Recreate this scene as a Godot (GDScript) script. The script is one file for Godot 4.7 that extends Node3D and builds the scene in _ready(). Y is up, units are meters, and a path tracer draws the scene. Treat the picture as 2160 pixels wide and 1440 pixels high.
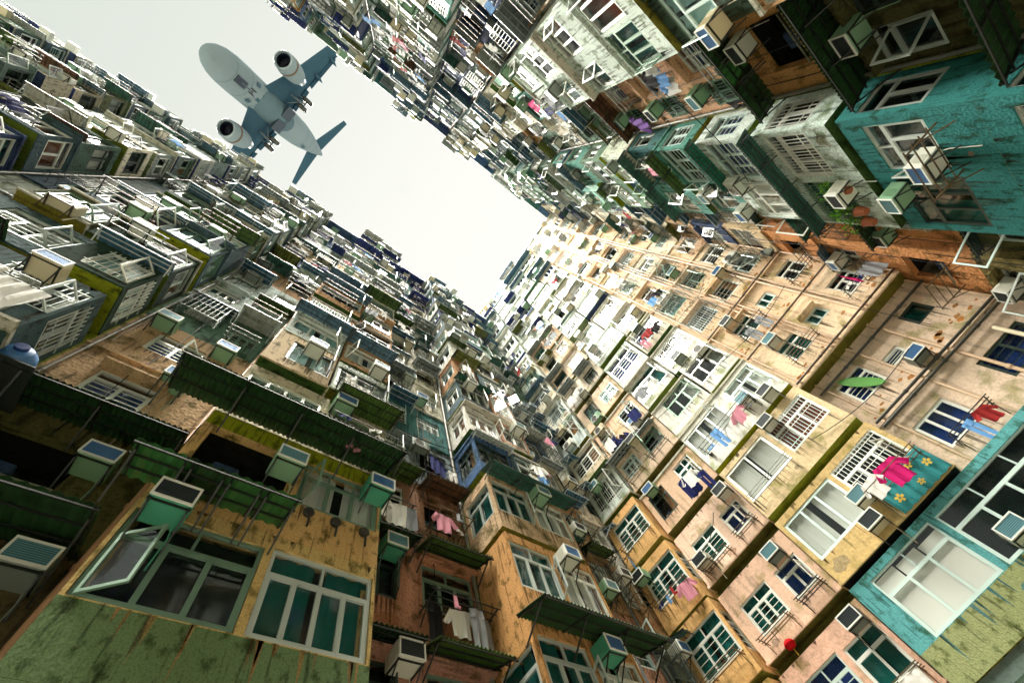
extends Node3D

const EYE := 1.5          # camera height over the court
const PITCH := 2.8        # storey height
const SILL := 5.0         # first full window row over the eye
const ROWS := 18
var rng := RandomNumberGenerator.new()
var M := {}
var cam: Camera3D
var taken := {}
var used_labels := {}
var win_cache := {}
var mesh_cache := {}
var awn_cache := {}
var ac_jobs := []
var cloth_jobs := []
var pot_jobs := []
const ORD := ["lowest", "second", "third", "fourth", "fifth", "sixth", "seventh", "eighth", "ninth", "tenth", "eleventh", "twelfth", "thirteenth", "fourteenth", "fifteenth", "sixteenth", "seventeenth", "eighteenth", "nineteenth", "twentieth"]
const NTH := ["first", "second", "third", "fourth", "fifth", "sixth", "seventh", "eighth", "ninth", "tenth", "eleventh", "twelfth", "thirteenth", "fourteenth", "fifteenth", "sixteenth", "seventeenth", "eighteenth"]


# ------------------------------------------------------------------ mesh building
class MB:
	var v := PackedVector3Array()
	var n := PackedVector3Array()
	var c := PackedColorArray()
	var col := Color.WHITE

	func tri(a: Vector3, b: Vector3, d: Vector3, o: Vector3) -> void:
		var nn := (b - a).cross(d - a)
		if nn.length_squared() < 1e-14:
			return
		nn = nn.normalized()
		if nn.dot(o) < 0.0:
			v.append(a); v.append(b); v.append(d)
			nn = -nn
		else:
			v.append(a); v.append(d); v.append(b)
		for i in 3:
			n.append(nn); c.append(col)

	func quad(a: Vector3, b: Vector3, d: Vector3, e: Vector3, o: Vector3) -> void:
		tri(a, b, d, o)
		tri(a, d, e, o)

	func squad(p: Array, q: Array) -> void:   # smooth quad: points and normals, any winding
		var nn: Vector3 = (p[1] - p[0]).cross(p[2] - p[0])
		var ids := [0, 2, 1, 0, 3, 2] if nn.dot(q[0]) > 0.0 else [0, 1, 2, 0, 2, 3]
		for i in ids:
			v.append(p[i]); n.append(q[i]); c.append(col)

	func box(o: Vector3, s: Vector3, B := Basis()) -> void:
		var h := s * 0.5
		for ax in 3:
			for sg in [-1.0, 1.0]:
				var d := Vector3(); d[ax] = sg
				var e := Vector3(); e[(ax + 1) % 3] = 1.0
				var g := Vector3(); g[(ax + 2) % 3] = 1.0
				var p := d * h
				quad(o + B * (p - e * h - g * h), o + B * (p + e * h - g * h), o + B * (p + e * h + g * h), o + B * (p - e * h + g * h), B * d)

	func cbox(o: Vector3, s: Vector3, ch := 0.02, B := Basis()) -> void:
		var h := s * 0.5
		var k := h - Vector3(ch, ch, ch)
		for ax in 3:
			var a1 := (ax + 1) % 3
			var a2 := (ax + 2) % 3
			for sg in [-1.0, 1.0]:
				var d := Vector3(); d[ax] = sg
				var e := Vector3(); e[a1] = k[a1]
				var g := Vector3(); g[a2] = k[a2]
				var p := d * h
				quad(o + B * (p - e - g), o + B * (p + e - g), o + B * (p + e + g), o + B * (p - e + g), B * d)
				for s2 in [-1.0, 1.0]:
					var q1 := Vector3(); q1[ax] = sg * h[ax]; q1[a1] = s2 * k[a1]
					var q2 := Vector3(); q2[ax] = sg * k[ax]; q2[a1] = s2 * h[a1]
					var o2 := Vector3(); o2[ax] = sg; o2[a1] = s2
					quad(o + B * (q1 - g), o + B * (q1 + g), o + B * (q2 + g), o + B * (q2 - g), B * o2)
		for x in [-1.0, 1.0]:
			for y in [-1.0, 1.0]:
				for z in [-1.0, 1.0]:
					tri(o + B * Vector3(x * h.x, y * k.y, z * k.z), o + B * Vector3(x * k.x, y * h.y, z * k.z), o + B * Vector3(x * k.x, y * k.y, z * h.z), B * Vector3(x, y, z))

	func bar(a: Vector3, b: Vector3, w: float, t := -1.0) -> void:
		var d := b - a
		var l := d.length()
		if l < 1e-5:
			return
		d /= l
		var up := Vector3.UP if absf(d.y) < 0.95 else Vector3.RIGHT
		var x := d.cross(up).normalized()
		box((a + b) * 0.5, Vector3(w, w if t < 0.0 else t, l), Basis(x, d.cross(x).normalized() * -1.0, d))

	func tube(pts: Array, r: float, k := 6) -> void:
		for i in pts.size() - 1:
			var a: Vector3 = pts[i]
			var b: Vector3 = pts[i + 1]
			var d := (b - a).normalized()
			var up := Vector3.UP if absf(d.y) < 0.95 else Vector3.RIGHT
			var x := d.cross(up).normalized()
			var y := d.cross(x)
			for j in k:
				var t0 := TAU * j / k
				var t1 := TAU * (j + 1) / k
				var n0 := x * cos(t0) + y * sin(t0)
				var n1 := x * cos(t1) + y * sin(t1)
				squad([a + n0 * r, a + n1 * r, b + n1 * r, b + n0 * r], [n0, n1, n1, n0])

	func lathe(prof: Array, k: int, xf := Transform3D()) -> void:   # prof: [z, radius, centre_y]; axis +z
		for i in prof.size() - 1:
			var p = prof[i]
			var q = prof[i + 1]
			var dz: float = q[0] - p[0]
			var dr: float = q[1] - p[1]
			for j in k:
				var ps := []
				var ns := []
				for e in [[p, j], [p, j + 1], [q, j + 1], [q, j]]:
					var t: float = TAU * e[1] / k
					var nn := Vector3(cos(t) * dz, sin(t) * dz, -dr)
					if nn.length_squared() < 1e-9:
						nn = Vector3(cos(t), sin(t), 0)
					ps.append(xf * Vector3(cos(t) * e[0][1], sin(t) * e[0][1] + e[0][2], e[0][0]))
					ns.append((xf.basis * nn).normalized())
				var nn2: Vector3 = (ps[1] - ps[0]).cross(ps[2] - ps[0])
				if nn2.length_squared() < 1e-12:
					nn2 = (ps[2] - ps[0]).cross(ps[3] - ps[0])
				var ids := [0, 2, 1, 0, 3, 2] if nn2.dot(ns[0]) > 0.0 else [0, 1, 2, 0, 2, 3]
				for m in ids:
					v.append(ps[m]); n.append(ns[m]); c.append(col)

	func add(o: MB, xf: Transform3D) -> void:
		var b := xf.basis
		for i in o.v.size():
			v.append(xf * o.v[i]); n.append((b * o.n[i]).normalized()); c.append(o.c[i])

	func into(am: ArrayMesh, m: Material) -> void:
		if v.is_empty():
			return
		var a := []
		a.resize(Mesh.ARRAY_MAX)
		a[Mesh.ARRAY_VERTEX] = v
		a[Mesh.ARRAY_NORMAL] = n
		a[Mesh.ARRAY_COLOR] = c
		am.add_surface_from_arrays(Mesh.PRIMITIVE_TRIANGLES, a)
		am.surface_set_material(am.get_surface_count() - 1, m)

	func mesh(m: Material) -> ArrayMesh:
		var am := ArrayMesh.new()
		into(am, m)
		return am


func S(r: float, g: float, b: float) -> Color:      # an sRGB colour (0-255) as linear
	return Color(r / 255.0, g / 255.0, b / 255.0).srgb_to_linear()


func jit(c: Color, a := 0.12) -> Color:
	var k := 1.0 + rng.randf_range(-a, a)
	return Color(c.r * k * (1.0 + rng.randf_range(-a, a) * 0.3), c.g * k, c.b * k * (1.0 + rng.randf_range(-a, a) * 0.3))


func pick(a: Array):
	return a[rng.randi() % a.size()]


func numbered(called: String) -> String:
	var k: int = taken.get(called, 0)
	taken[called] = k + 1
	return called if k == 0 else "%s_%03d" % [called, k]


func inst(called: String, m: Mesh, parent: Node, xf := Transform3D()) -> MeshInstance3D:
	var o := MeshInstance3D.new()
	o.mesh = m
	o.transform = xf
	if parent == self:
		o.name = numbered(called)
	else:
		var k: int = parent.get_meta("n_" + called, 0)
		parent.set_meta("n_" + called, k + 1)
		o.name = called if k == 0 else "%s_%03d" % [called, k]
	parent.add_child(o, true)
	return o


func hold(called: String, parent: Node, xf := Transform3D()) -> Node3D:
	var o := Node3D.new()
	o.transform = xf
	if parent == self:
		o.name = numbered(called)
	else:
		var k: int = parent.get_meta("n_" + called, 0)
		parent.set_meta("n_" + called, k + 1)
		o.name = called if k == 0 else "%s_%03d" % [called, k]
	parent.add_child(o, true)
	return o


func tag(o: Node, label: String, category: String, group := "") -> void:
	o.set_meta("label", label)
	o.set_meta("category", category)
	if group:
		o.set_meta("group", group)


# ------------------------------------------------------------------ materials
func noise_bytes(seed_: int, freq: float, w: int, h: int, oct := 4) -> Image:
	var f := FastNoiseLite.new()
	f.seed = seed_
	f.noise_type = FastNoiseLite.TYPE_SIMPLEX_SMOOTH
	f.frequency = freq
	f.fractal_octaves = oct
	var im := f.get_seamless_image(w, h)
	im.convert(Image.FORMAT_L8)
	return im


func grime_texture(seed_: int, amount := 1.0) -> ImageTexture:
	var N := 512
	var blot := noise_bytes(seed_, 0.012, N, N, 5).get_data()
	var st := noise_bytes(seed_ + 1, 0.035, N, 48, 3)
	st.resize(N, N, Image.INTERPOLATE_CUBIC)
	var streak := st.get_data()
	var fine := noise_bytes(seed_ + 2, 0.11, N, N, 4).get_data()
	var out := PackedByteArray()
	out.resize(N * N * 3)
	for i in N * N:
		var b := blot[i] / 255.0
		var s := streak[i] / 255.0
		var f := fine[i] / 255.0
		var v := 0.97 - 0.34 * smoothstep(0.5, 0.95, 1.0 - b) - 0.42 * smoothstep(0.60, 0.9, s) * (0.35 + 0.65 * b) - 0.40 * (0.5 - f)
		var damp := smoothstep(0.62, 0.9, 1.0 - b)
		if f > 0.76:
			v -= 0.28
		v = clampf(1.0 - (1.0 - v) * amount, 0.2, 1.0)
		out[i * 3] = int(255.0 * clampf(v * (1.0 - 0.10 * damp), 0, 1))
		out[i * 3 + 1] = int(255.0 * clampf(v * (1.0 - 0.06 * damp), 0, 1))
		out[i * 3 + 2] = int(255.0 * clampf(v * (1.0 - 0.20 * damp), 0, 1))
	return ImageTexture.create_from_image(Image.create_from_data(N, N, false, Image.FORMAT_RGB8, out))


func bump_texture(seed_: int, freq: float, strength: float) -> ImageTexture:
	var im := noise_bytes(seed_, freq, 512, 512, 5)
	im.convert(Image.FORMAT_RGBA8)
	im.bump_map_to_normal_map(strength)
	return ImageTexture.create_from_image(im)


func mat(rough: float, spec := 0.5) -> StandardMaterial3D:
	var m := StandardMaterial3D.new()
	m.vertex_color_use_as_albedo = true
	m.roughness = rough
	m.metallic_specular = spec
	m.cull_mode = BaseMaterial3D.CULL_DISABLED
	return m


func make_materials() -> void:
	var g1 := grime_texture(11)
	var g2 := grime_texture(47)
	var nb := bump_texture(5, 0.06, 4.0)
	M.plaster = mat(0.92, 0.3)
	M.plaster.albedo_texture = g1
	M.plaster.uv1_triplanar = true
	M.plaster.uv1_world_triplanar = true
	M.plaster.uv1_scale = Vector3(0.19, 0.19, 0.19)
	M.plaster.normal_enabled = true
	M.plaster.normal_texture = nb
	M.plaster.normal_scale = 0.55
	M.clean = M.plaster.duplicate()
	M.clean.albedo_texture = grime_texture(83, 0.5)
	M.clean.normal_scale = 0.25
	M.clean.uv1_scale = Vector3(0.13, 0.13, 0.13)
	M.render2 = M.plaster.duplicate()
	M.render2.albedo_texture = g2
	M.render2.uv1_scale = Vector3(0.47, 0.33, 0.47)
	M.render2.normal_scale = 0.35
	M.sheet = mat(0.5, 0.5)
	M.sheet.albedo_texture = g2
	M.sheet.uv1_triplanar = true
	M.sheet.uv1_world_triplanar = true
	M.sheet.uv1_scale = Vector3(0.4, 0.4, 0.4)
	M.clear_sheet = mat(0.5, 0.5)
	M.clear_sheet.backlight_enabled = true
	M.clear_sheet.backlight = Color(0.12, 0.3, 0.08)
	M.paint = mat(0.42, 0.5)
	M.metal = mat(0.4, 0.5)
	M.metal.metallic = 0.35
	M.cloth = mat(0.9, 0.25)
	M.cloth.backlight_enabled = true
	M.cloth.backlight = Color(0.25, 0.25, 0.25)
	M.room = mat(0.9, 0.2)
	M.leaf = mat(0.6, 0.4)
	M.leaf.backlight_enabled = true
	M.leaf.backlight = Color(0.2, 0.35, 0.08)
	M.glass = StandardMaterial3D.new()
	M.glass.transparency = BaseMaterial3D.TRANSPARENCY_ALPHA
	M.glass.albedo_color = Color(0.1, 0.16, 0.16, 0.06)
	M.glass.roughness = 0.06
	M.glass.metallic_specular = 0.4
	M.coil = mat(0.35, 0.5)
	M.coil.metallic = 0.3
	M.jet = mat(0.8, 0.0)


# ------------------------------------------------------------------ camera, sky, sun
func set_view() -> void:
	cam = Camera3D.new()
	cam.name = "camera"
	cam.fov = 76.95
	cam.near = 0.05
	cam.far = 2000.0
	cam.transform = Transform3D(Basis(Vector3(0.57526, -0.23279, -0.78414), Vector3(0.80613, 0.32389, 0.49524), Vector3(0.13869, -0.91701, 0.37398)).orthonormalized(), Vector3(0, EYE, 0))
	add_child(cam)
	cam.current = true
	var EXPO := 30.0
	var W := 256
	var H := 128
	var im := Image.create(W, H, false, Image.FORMAT_RGBF)
	for j in H:
		var el := (0.5 - (j + 0.5) / H) * PI
		for i in W:
			var az := ((i + 0.5) / W) * TAU     # the middle column looks to -z
			var dz := cos(az - PI) * cos(el)
			var t := clampf(0.5 - 0.62 * dz, 0.0, 1.0)
			var a := Color(0.70, 0.765, 0.69).lerp(Color(1.02, 1.01, 0.95), smoothstep(0.0, 0.66, t))
			im.set_pixel(i, j, Color(a.r / EXPO, a.g / EXPO, a.b / EXPO))
	var pm := PanoramaSkyMaterial.new()
	pm.panorama = ImageTexture.create_from_image(im)
	var sky := Sky.new()
	sky.sky_material = pm
	var e := Environment.new()
	e.background_mode = Environment.BG_SKY
	e.sky = sky
	e.tonemap_mode = Environment.TONE_MAPPER_LINEAR
	e.tonemap_exposure = EXPO
	e.sdfgi_enabled = true
	e.ssao_enabled = true
	e.ssil_enabled = true
	var we := WorldEnvironment.new()
	we.name = "world_environment"
	we.environment = e
	add_child(we)
	var sun := DirectionalLight3D.new()
	sun.name = "sun"
	sun.light_energy = 0.5
	sun.light_color = Color(1.0, 0.975, 0.925)
	sun.light_angular_distance = 54.0
	sun.shadow_enabled = true
	add_child(sun)
	var to := Vector3(0.0, 0.97, 0.245).normalized()
	sun.look_at_from_position(to * 100.0, Vector3.ZERO, Vector3(0, 0, -1))


func shown(p: Vector3) -> Vector3:                # pixel of a 1024 x 682 picture and pixels per metre
	var q := cam.transform.affine_inverse() * p
	if q.z > -0.3:
		return Vector3(-9999, -9999, 0.0)
	var f := 429.4
	return Vector3(512.0 + f * q.x / -q.z, 341.0 - f * q.y / -q.z, f / q.length())


func in_frame(p: Vector3, m := 60.0) -> bool:
	var q := shown(p)
	return q.x > -m and q.x < 1024.0 + m and q.y > -m and q.y < 682.0 + m


# ------------------------------------------------------------------ pieces
func panel(mb: MB, xf: Transform3D, w: float, h: float, holes: Array, deep := 0.2, reveal = null) -> void:
	var xs := [0.0, w]
	var ys := [0.0, h]
	for r in holes:
		xs.append_array([r.position.x, r.end.x])
		ys.append_array([r.position.y, r.end.y])
	xs.sort()
	ys.sort()
	var nz := xf.basis.z
	for i in xs.size() - 1:
		if xs[i + 1] - xs[i] < 1e-4:
			continue
		for j in ys.size() - 1:
			if ys[j + 1] - ys[j] < 1e-4:
				continue
			var mid := Vector2((xs[i] + xs[i + 1]) * 0.5, (ys[j] + ys[j + 1]) * 0.5)
			var open := false
			for r in holes:
				if r.has_point(mid):
					open = true
			if not open:
				mb.quad(xf * Vector3(xs[i], ys[j], 0), xf * Vector3(xs[i + 1], ys[j], 0), xf * Vector3(xs[i + 1], ys[j + 1], 0), xf * Vector3(xs[i], ys[j + 1], 0), nz)
	var keep := mb.col
	if reveal != null:
		mb.col = reveal
	for r in holes:
		var a: Vector2 = r.position
		var b: Vector2 = r.end
		var D := Vector3(0, 0, -deep)
		for e in [[Vector3(a.x, a.y, 0), Vector3(b.x, a.y, 0), Vector3(0, 1, 0)], [Vector3(a.x, b.y, 0), Vector3(b.x, b.y, 0), Vector3(0, -1, 0)], [Vector3(a.x, a.y, 0), Vector3(a.x, b.y, 0), Vector3(1, 0, 0)], [Vector3(b.x, a.y, 0), Vector3(b.x, b.y, 0), Vector3(-1, 0, 0)]]:
			mb.quad(xf * e[0], xf * e[1], xf * (e[1] + D), xf * (e[0] + D), xf.basis * e[2])
	mb.col = keep


const FRAME := [[232, 236, 228], [196, 206, 200], [120, 150, 130], [58, 72, 66], [205, 225, 220], [110, 160, 160]]
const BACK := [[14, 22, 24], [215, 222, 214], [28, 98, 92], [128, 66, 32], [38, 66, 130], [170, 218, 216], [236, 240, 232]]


func col8(a: Array) -> Color:
	return S(a[0], a[1], a[2])


func sash_mesh(w: float, h: float, fc: int) -> Array:      # an opened casement hinged at x = 0
	var key := "s%.1f_%.1f_%d" % [w, h, fc]
	if not win_cache.has(key):
		var a := MB.new()
		a.col = col8(FRAME[fc])
		var t := 0.05
		a.box(Vector3(t / 2, 0, 0), Vector3(t, h, 0.035))
		a.box(Vector3(w - t / 2, 0, 0), Vector3(t, h, 0.035))
		a.box(Vector3(w / 2, h / 2 - t / 2, 0), Vector3(w - 2 * t, t, 0.035))
		a.box(Vector3(w / 2, -h / 2 + t / 2, 0), Vector3(w - 2 * t, t, 0.035))
		var p := MB.new()
		p.box(Vector3(w / 2, 0, 0), Vector3(w - 2 * t, h - 2 * t, 0.008))
		win_cache[key] = [a.mesh(M.metal), p.mesh(M.glass)]
	return win_cache[key]


func window_mesh(w: float, h: float, s: Dictionary) -> Dictionary:
	var key := "w%.2f_%.2f_%d_%d_%d_%d_%d" % [w, h, s.n, s.t, s.fc, s.bk, s.get("grille", 0)]
	if win_cache.has(key):
		return win_cache[key]
	var f := MB.new()
	f.col = col8(FRAME[s.fc])
	var t := 0.055
	var D := 0.07
	var zc := 0.0
	f.box(Vector3(-w / 2 + t / 2, 0, zc), Vector3(t, h, D))
	f.box(Vector3(w / 2 - t / 2, 0, zc), Vector3(t, h, D))
	f.box(Vector3(0, h / 2 - t / 2, zc), Vector3(w - 2 * t, t, D))
	f.box(Vector3(0, -h / 2 + t / 2, zc), Vector3(w - 2 * t, t, D + 0.05))
	var top := h / 2 - t
	if s.t > 0:
		var ty := h / 2 - h * 0.3
		f.box(Vector3(0, ty, zc), Vector3(w - 2 * t, t, D - 0.004))
		for i in range(1, s.t):
			f.box(Vector3(-w / 2 + w * i / s.t, (ty + h / 2) / 2, zc), Vector3(t * 0.8, h / 2 - ty - 1.5 * t, D - 0.01))
		top = ty - t / 2
	var bot := -h / 2 + t
	for i in s.n:
		var x0: float = -w / 2 + t + (w - 2 * t) * i / s.n
		var x1: float = -w / 2 + t + (w - 2 * t) * (i + 1) / s.n
		var q := 0.042
		var zz := 0.022 if i % 2 else 0.012
		f.box(Vector3(x0 + q / 2, (top + bot) / 2, zz), Vector3(q, top - bot, D - 0.02))
		f.box(Vector3(x1 - q / 2, (top + bot) / 2, zz), Vector3(q, top - bot, D - 0.02))
		f.box(Vector3((x0 + x1) / 2, top - q / 2, zz), Vector3(x1 - x0 - 2 * q, q, D - 0.02))
		f.box(Vector3((x0 + x1) / 2, bot + q / 2, zz), Vector3(x1 - x0 - 2 * q, q, D - 0.02))
		if s.get("grille", 0) == 1:
			for g in 3:
				f.box(Vector3((x0 + x1) / 2, bot + (top - bot) * (g + 1) / 4.0, zz + 0.03), Vector3(x1 - x0 - 2 * q, 0.018, 0.018))
	if s.get("grille", 0) == 2:
		for g in int(w / 0.13):
			f.box(Vector3(-w / 2 + 0.065 + 0.13 * g, 0, 0.1), Vector3(0.018, h - 0.04, 0.018))
		for yy in [-0.36, 0.0, 0.36]:
			f.box(Vector3(0, h * yy, 0.115), Vector3(w, 0.022, 0.012))
	var p := MB.new()
	p.box(Vector3(0, 0, -0.012), Vector3(w - 2 * t, h - 2 * t, 0.008))
	var b := MB.new()
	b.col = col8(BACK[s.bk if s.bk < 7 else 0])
	if s.bk in [1, 2, 5]:                                   # pleated curtain
		var half: float = w - 0.02 if s.n < 2 else w * 0.44
		for side in [[-w / 2 + 0.01, half], [w / 2 - 0.01 - half, half]]:
			var np := maxi(3, int(side[1] / 0.14))
			for i in np:
				var xa: float = side[0] + side[1] * i / np
				var xb: float = side[0] + side[1] * (i + 1) / np
				var za := -0.13 if i % 2 else -0.085
				var zb := -0.085 if i % 2 else -0.13
				b.quad(Vector3(xa, -h / 2, za), Vector3(xb, -h / 2, zb), Vector3(xb, h / 2, zb), Vector3(xa, h / 2, za), Vector3(0, 0, 1))
		b.col = col8(BACK[0])
	elif s.bk == 7 or s.bk == 8:                            # one side drawn, things on the sill
		var cw := w * 0.38
		b.col = S(150, 160, 150) if s.bk == 7 else S(150, 110, 70)
		var np2 := maxi(3, int(cw / 0.13))
		for i in np2:
			var xa2: float = w / 2 - 0.01 - cw + cw * i / np2
			var xb2: float = w / 2 - 0.01 - cw + cw * (i + 1) / np2
			b.quad(Vector3(xa2, -h / 2, -0.13 if i % 2 else -0.08), Vector3(xb2, -h / 2, -0.08 if i % 2 else -0.13), Vector3(xb2, h / 2, -0.08 if i % 2 else -0.13), Vector3(xa2, h / 2, -0.13 if i % 2 else -0.08), Vector3(0, 0, 1))
		for i in 4:
			b.col = col8([[120, 60, 40], [190, 186, 170], [40, 80, 110], [150, 140, 60]][i])
			b.box(Vector3(-w * 0.4 + w * 0.13 * i, -h / 2 + 0.08 + 0.03 * (i % 3), -0.1), Vector3(0.09, 0.16 + 0.06 * (i % 3), 0.08))
		b.col = col8(BACK[0])
	elif s.bk == 6:                                         # boards and papers behind the panes
		for i in s.n:
			b.box(Vector3(-w / 2 + w * (i + 0.5) / s.n, -0.02 * i, -0.08), Vector3(w / s.n - 0.05, h * (0.92 - 0.05 * (i % 3)), 0.01))
		b.col = col8(BACK[0])
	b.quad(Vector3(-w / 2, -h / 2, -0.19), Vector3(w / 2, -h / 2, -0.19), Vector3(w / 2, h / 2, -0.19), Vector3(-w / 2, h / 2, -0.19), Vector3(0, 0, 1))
	var both := ArrayMesh.new()
	f.into(both, M.metal)
	p.into(both, M.glass)
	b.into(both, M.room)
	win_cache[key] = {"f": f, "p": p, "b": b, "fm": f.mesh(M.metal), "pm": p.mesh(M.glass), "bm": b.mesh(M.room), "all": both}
	return win_cache[key]


func style(n := 0, t := -1, fc := -1, bk := -1, grille := -1) -> Dictionary:
	return {
		"n": n if n > 0 else pick([1, 2, 2, 3]), "t": t if t >= 0 else pick([0, 1, 2, 2]), "fc": fc if fc >= 0 else pick([0, 0, 0, 1, 1, 2, 3, 4]),
		"bk": bk if bk >= 0 else pick([0, 0, 0, 7, 7, 8, 8, 1, 2, 2, 3, 4, 5, 1]), "grille": grille if grille >= 0 else pick([0, 0, 0, 1, 2]), "open": pick([0, 0, 0, 1, -1]),
	}


const AWN := [[40, 76, 42], [84, 116, 50], [130, 138, 60], [60, 116, 98], [66, 110, 136], [44, 66, 150], [140, 150, 150], [190, 190, 178], [120, 84, 60], [34, 128, 96], [100, 140, 166], [58, 112, 56]]


func awning_mesh(w: float, depth: float, drop: float, ci: int, fine: bool) -> Array:
	w = snappedf(w, 0.2)
	depth = snappedf(depth, 0.1)
	var key := "%.1f_%.1f_%.2f_%d_%s" % [w, depth, drop, ci, fine]
	if awn_cache.has(key):
		return awn_cache[key]
	var a := MB.new()
	var pitch := 0.11 if fine else 0.2
	var n := int(w / pitch)
	var down := Vector3(0, -drop, depth)
	var nn := Vector3(0, depth, drop).normalized()
	var sub := 4
	a.col = col8(AWN[ci])
	for i in n * sub:
		var x0 := -w / 2 + w * i / (n * sub)
		var x1 := -w / 2 + w * (i + 1) / (n * sub)
		var z0 := sin(TAU * i / sub) * 0.024
		var z1 := sin(TAU * (i + 1) / sub) * 0.024
		for lay: float in [0.0, -0.006]:
			var q0: Vector3 = Vector3(x0, 0, 0) + nn * (z0 + lay)
			var q1: Vector3 = Vector3(x1, 0, 0) + nn * (z1 + lay)
			a.quad(q0, q1, q1 + down, q0 + down, nn if lay == 0.0 else -nn)
		var e0 := Vector3(x0, 0, 0) + nn * z0 + down
		var e1 := Vector3(x1, 0, 0) + nn * z1 + down
		a.quad(e0, e1, e1 - nn * 0.006, e0 - nn * 0.006, Vector3(0, 0, 1))
	var f := MB.new()
	f.col = S(40, 46, 42) if ci in [0, 1, 2, 8, 11] else (S(176, 184, 184) if ci in [4, 6, 7] else S(70, 78, 80))
	var m := maxi(2, int(w / 1.1) + 1)
	for i in m:
		var x := -w / 2 + 0.06 + (w - 0.12) * i / (m - 1)
		f.bar(Vector3(x, -0.05, 0.02), Vector3(x, -0.05, 0.02) + down, 0.035)
		if i == 0 or i == m - 1 or fine:
			f.bar(Vector3(x, -drop - minf(0.7, depth * 0.6) + 0.1, 0.02), Vector3(x, -0.075, 0) + down * 0.8, 0.03)
	for e in [0.35, 0.68, 0.98]:
		f.bar(Vector3(-w / 2, -0.1, 0.02) + down * e, Vector3(w / 2, -0.1, 0.02) + down * e, 0.03)
	awn_cache[key] = [a.mesh(M.sheet), f.mesh(M.metal)]
	return awn_cache[key]


const CASING := [[214, 216, 204], [136, 176, 142], [206, 196, 164], [128, 140, 132], [70, 150, 120]]


func condenser(ci: int) -> Array:
	var c := MB.new()
	c.col = col8(CASING[ci])
	c.cbox(Vector3(0, 0.27, 0.2), Vector3(0.78, 0.54, 0.3), 0.03)
	for i in 6:
		c.box(Vector3(0.3, 0.12 + 0.06 * i, 0.352), Vector3(0.12, 0.02, 0.012))
	var f := MB.new()
	f.col = S(206, 208, 200)
	f.lathe([[0.35, 0.235, 0], [0.375, 0.235, 0], [0.375, 0.21, 0], [0.35, 0.21, 0]], 20, Transform3D(Basis(), Vector3(-0.1, 0.27, 0.0)))
	for i in 4:
		f.lathe([[0.372, 0.045 * (i + 1), 0], [0.378, 0.045 * (i + 1) + 0.005, 0], [0.372, 0.045 * (i + 1) + 0.01, 0]], 16, Transform3D(Basis(), Vector3(-0.1, 0.27, 0.0)))
	var g := MB.new()
	g.col = S(22, 26, 28)
	g.lathe([[0.352, 0.21, 0], [0.356, 0.0, 0]], 18, Transform3D(Basis(), Vector3(-0.1, 0.27, 0.0)))
	var b := MB.new()
	b.col = S(70, 60, 50)
	for sx in [-1.0, 1.0]:
		b.bar(Vector3(sx * 0.3, -0.02, 0), Vector3(sx * 0.3, -0.02, 0.42), 0.035)
		b.bar(Vector3(sx * 0.3, -0.34, 0), Vector3(sx * 0.3, -0.03, 0.34), 0.025)
	b.bar(Vector3(-0.32, -0.02, 0.36), Vector3(0.32, -0.02, 0.36), 0.035)
	c.tube([Vector3(0.34, 0.2, 0.1), Vector3(0.44, 0.1, 0.06), Vector3(0.44, -0.5, 0.04)], 0.02, 5)
	var all := ArrayMesh.new()
	c.into(all, M.paint); f.into(all, M.paint); g.into(all, M.coil); b.into(all, M.metal)
	return [c.mesh(M.paint), f.mesh(M.paint), g.mesh(M.coil), b.mesh(M.metal), all]


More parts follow.
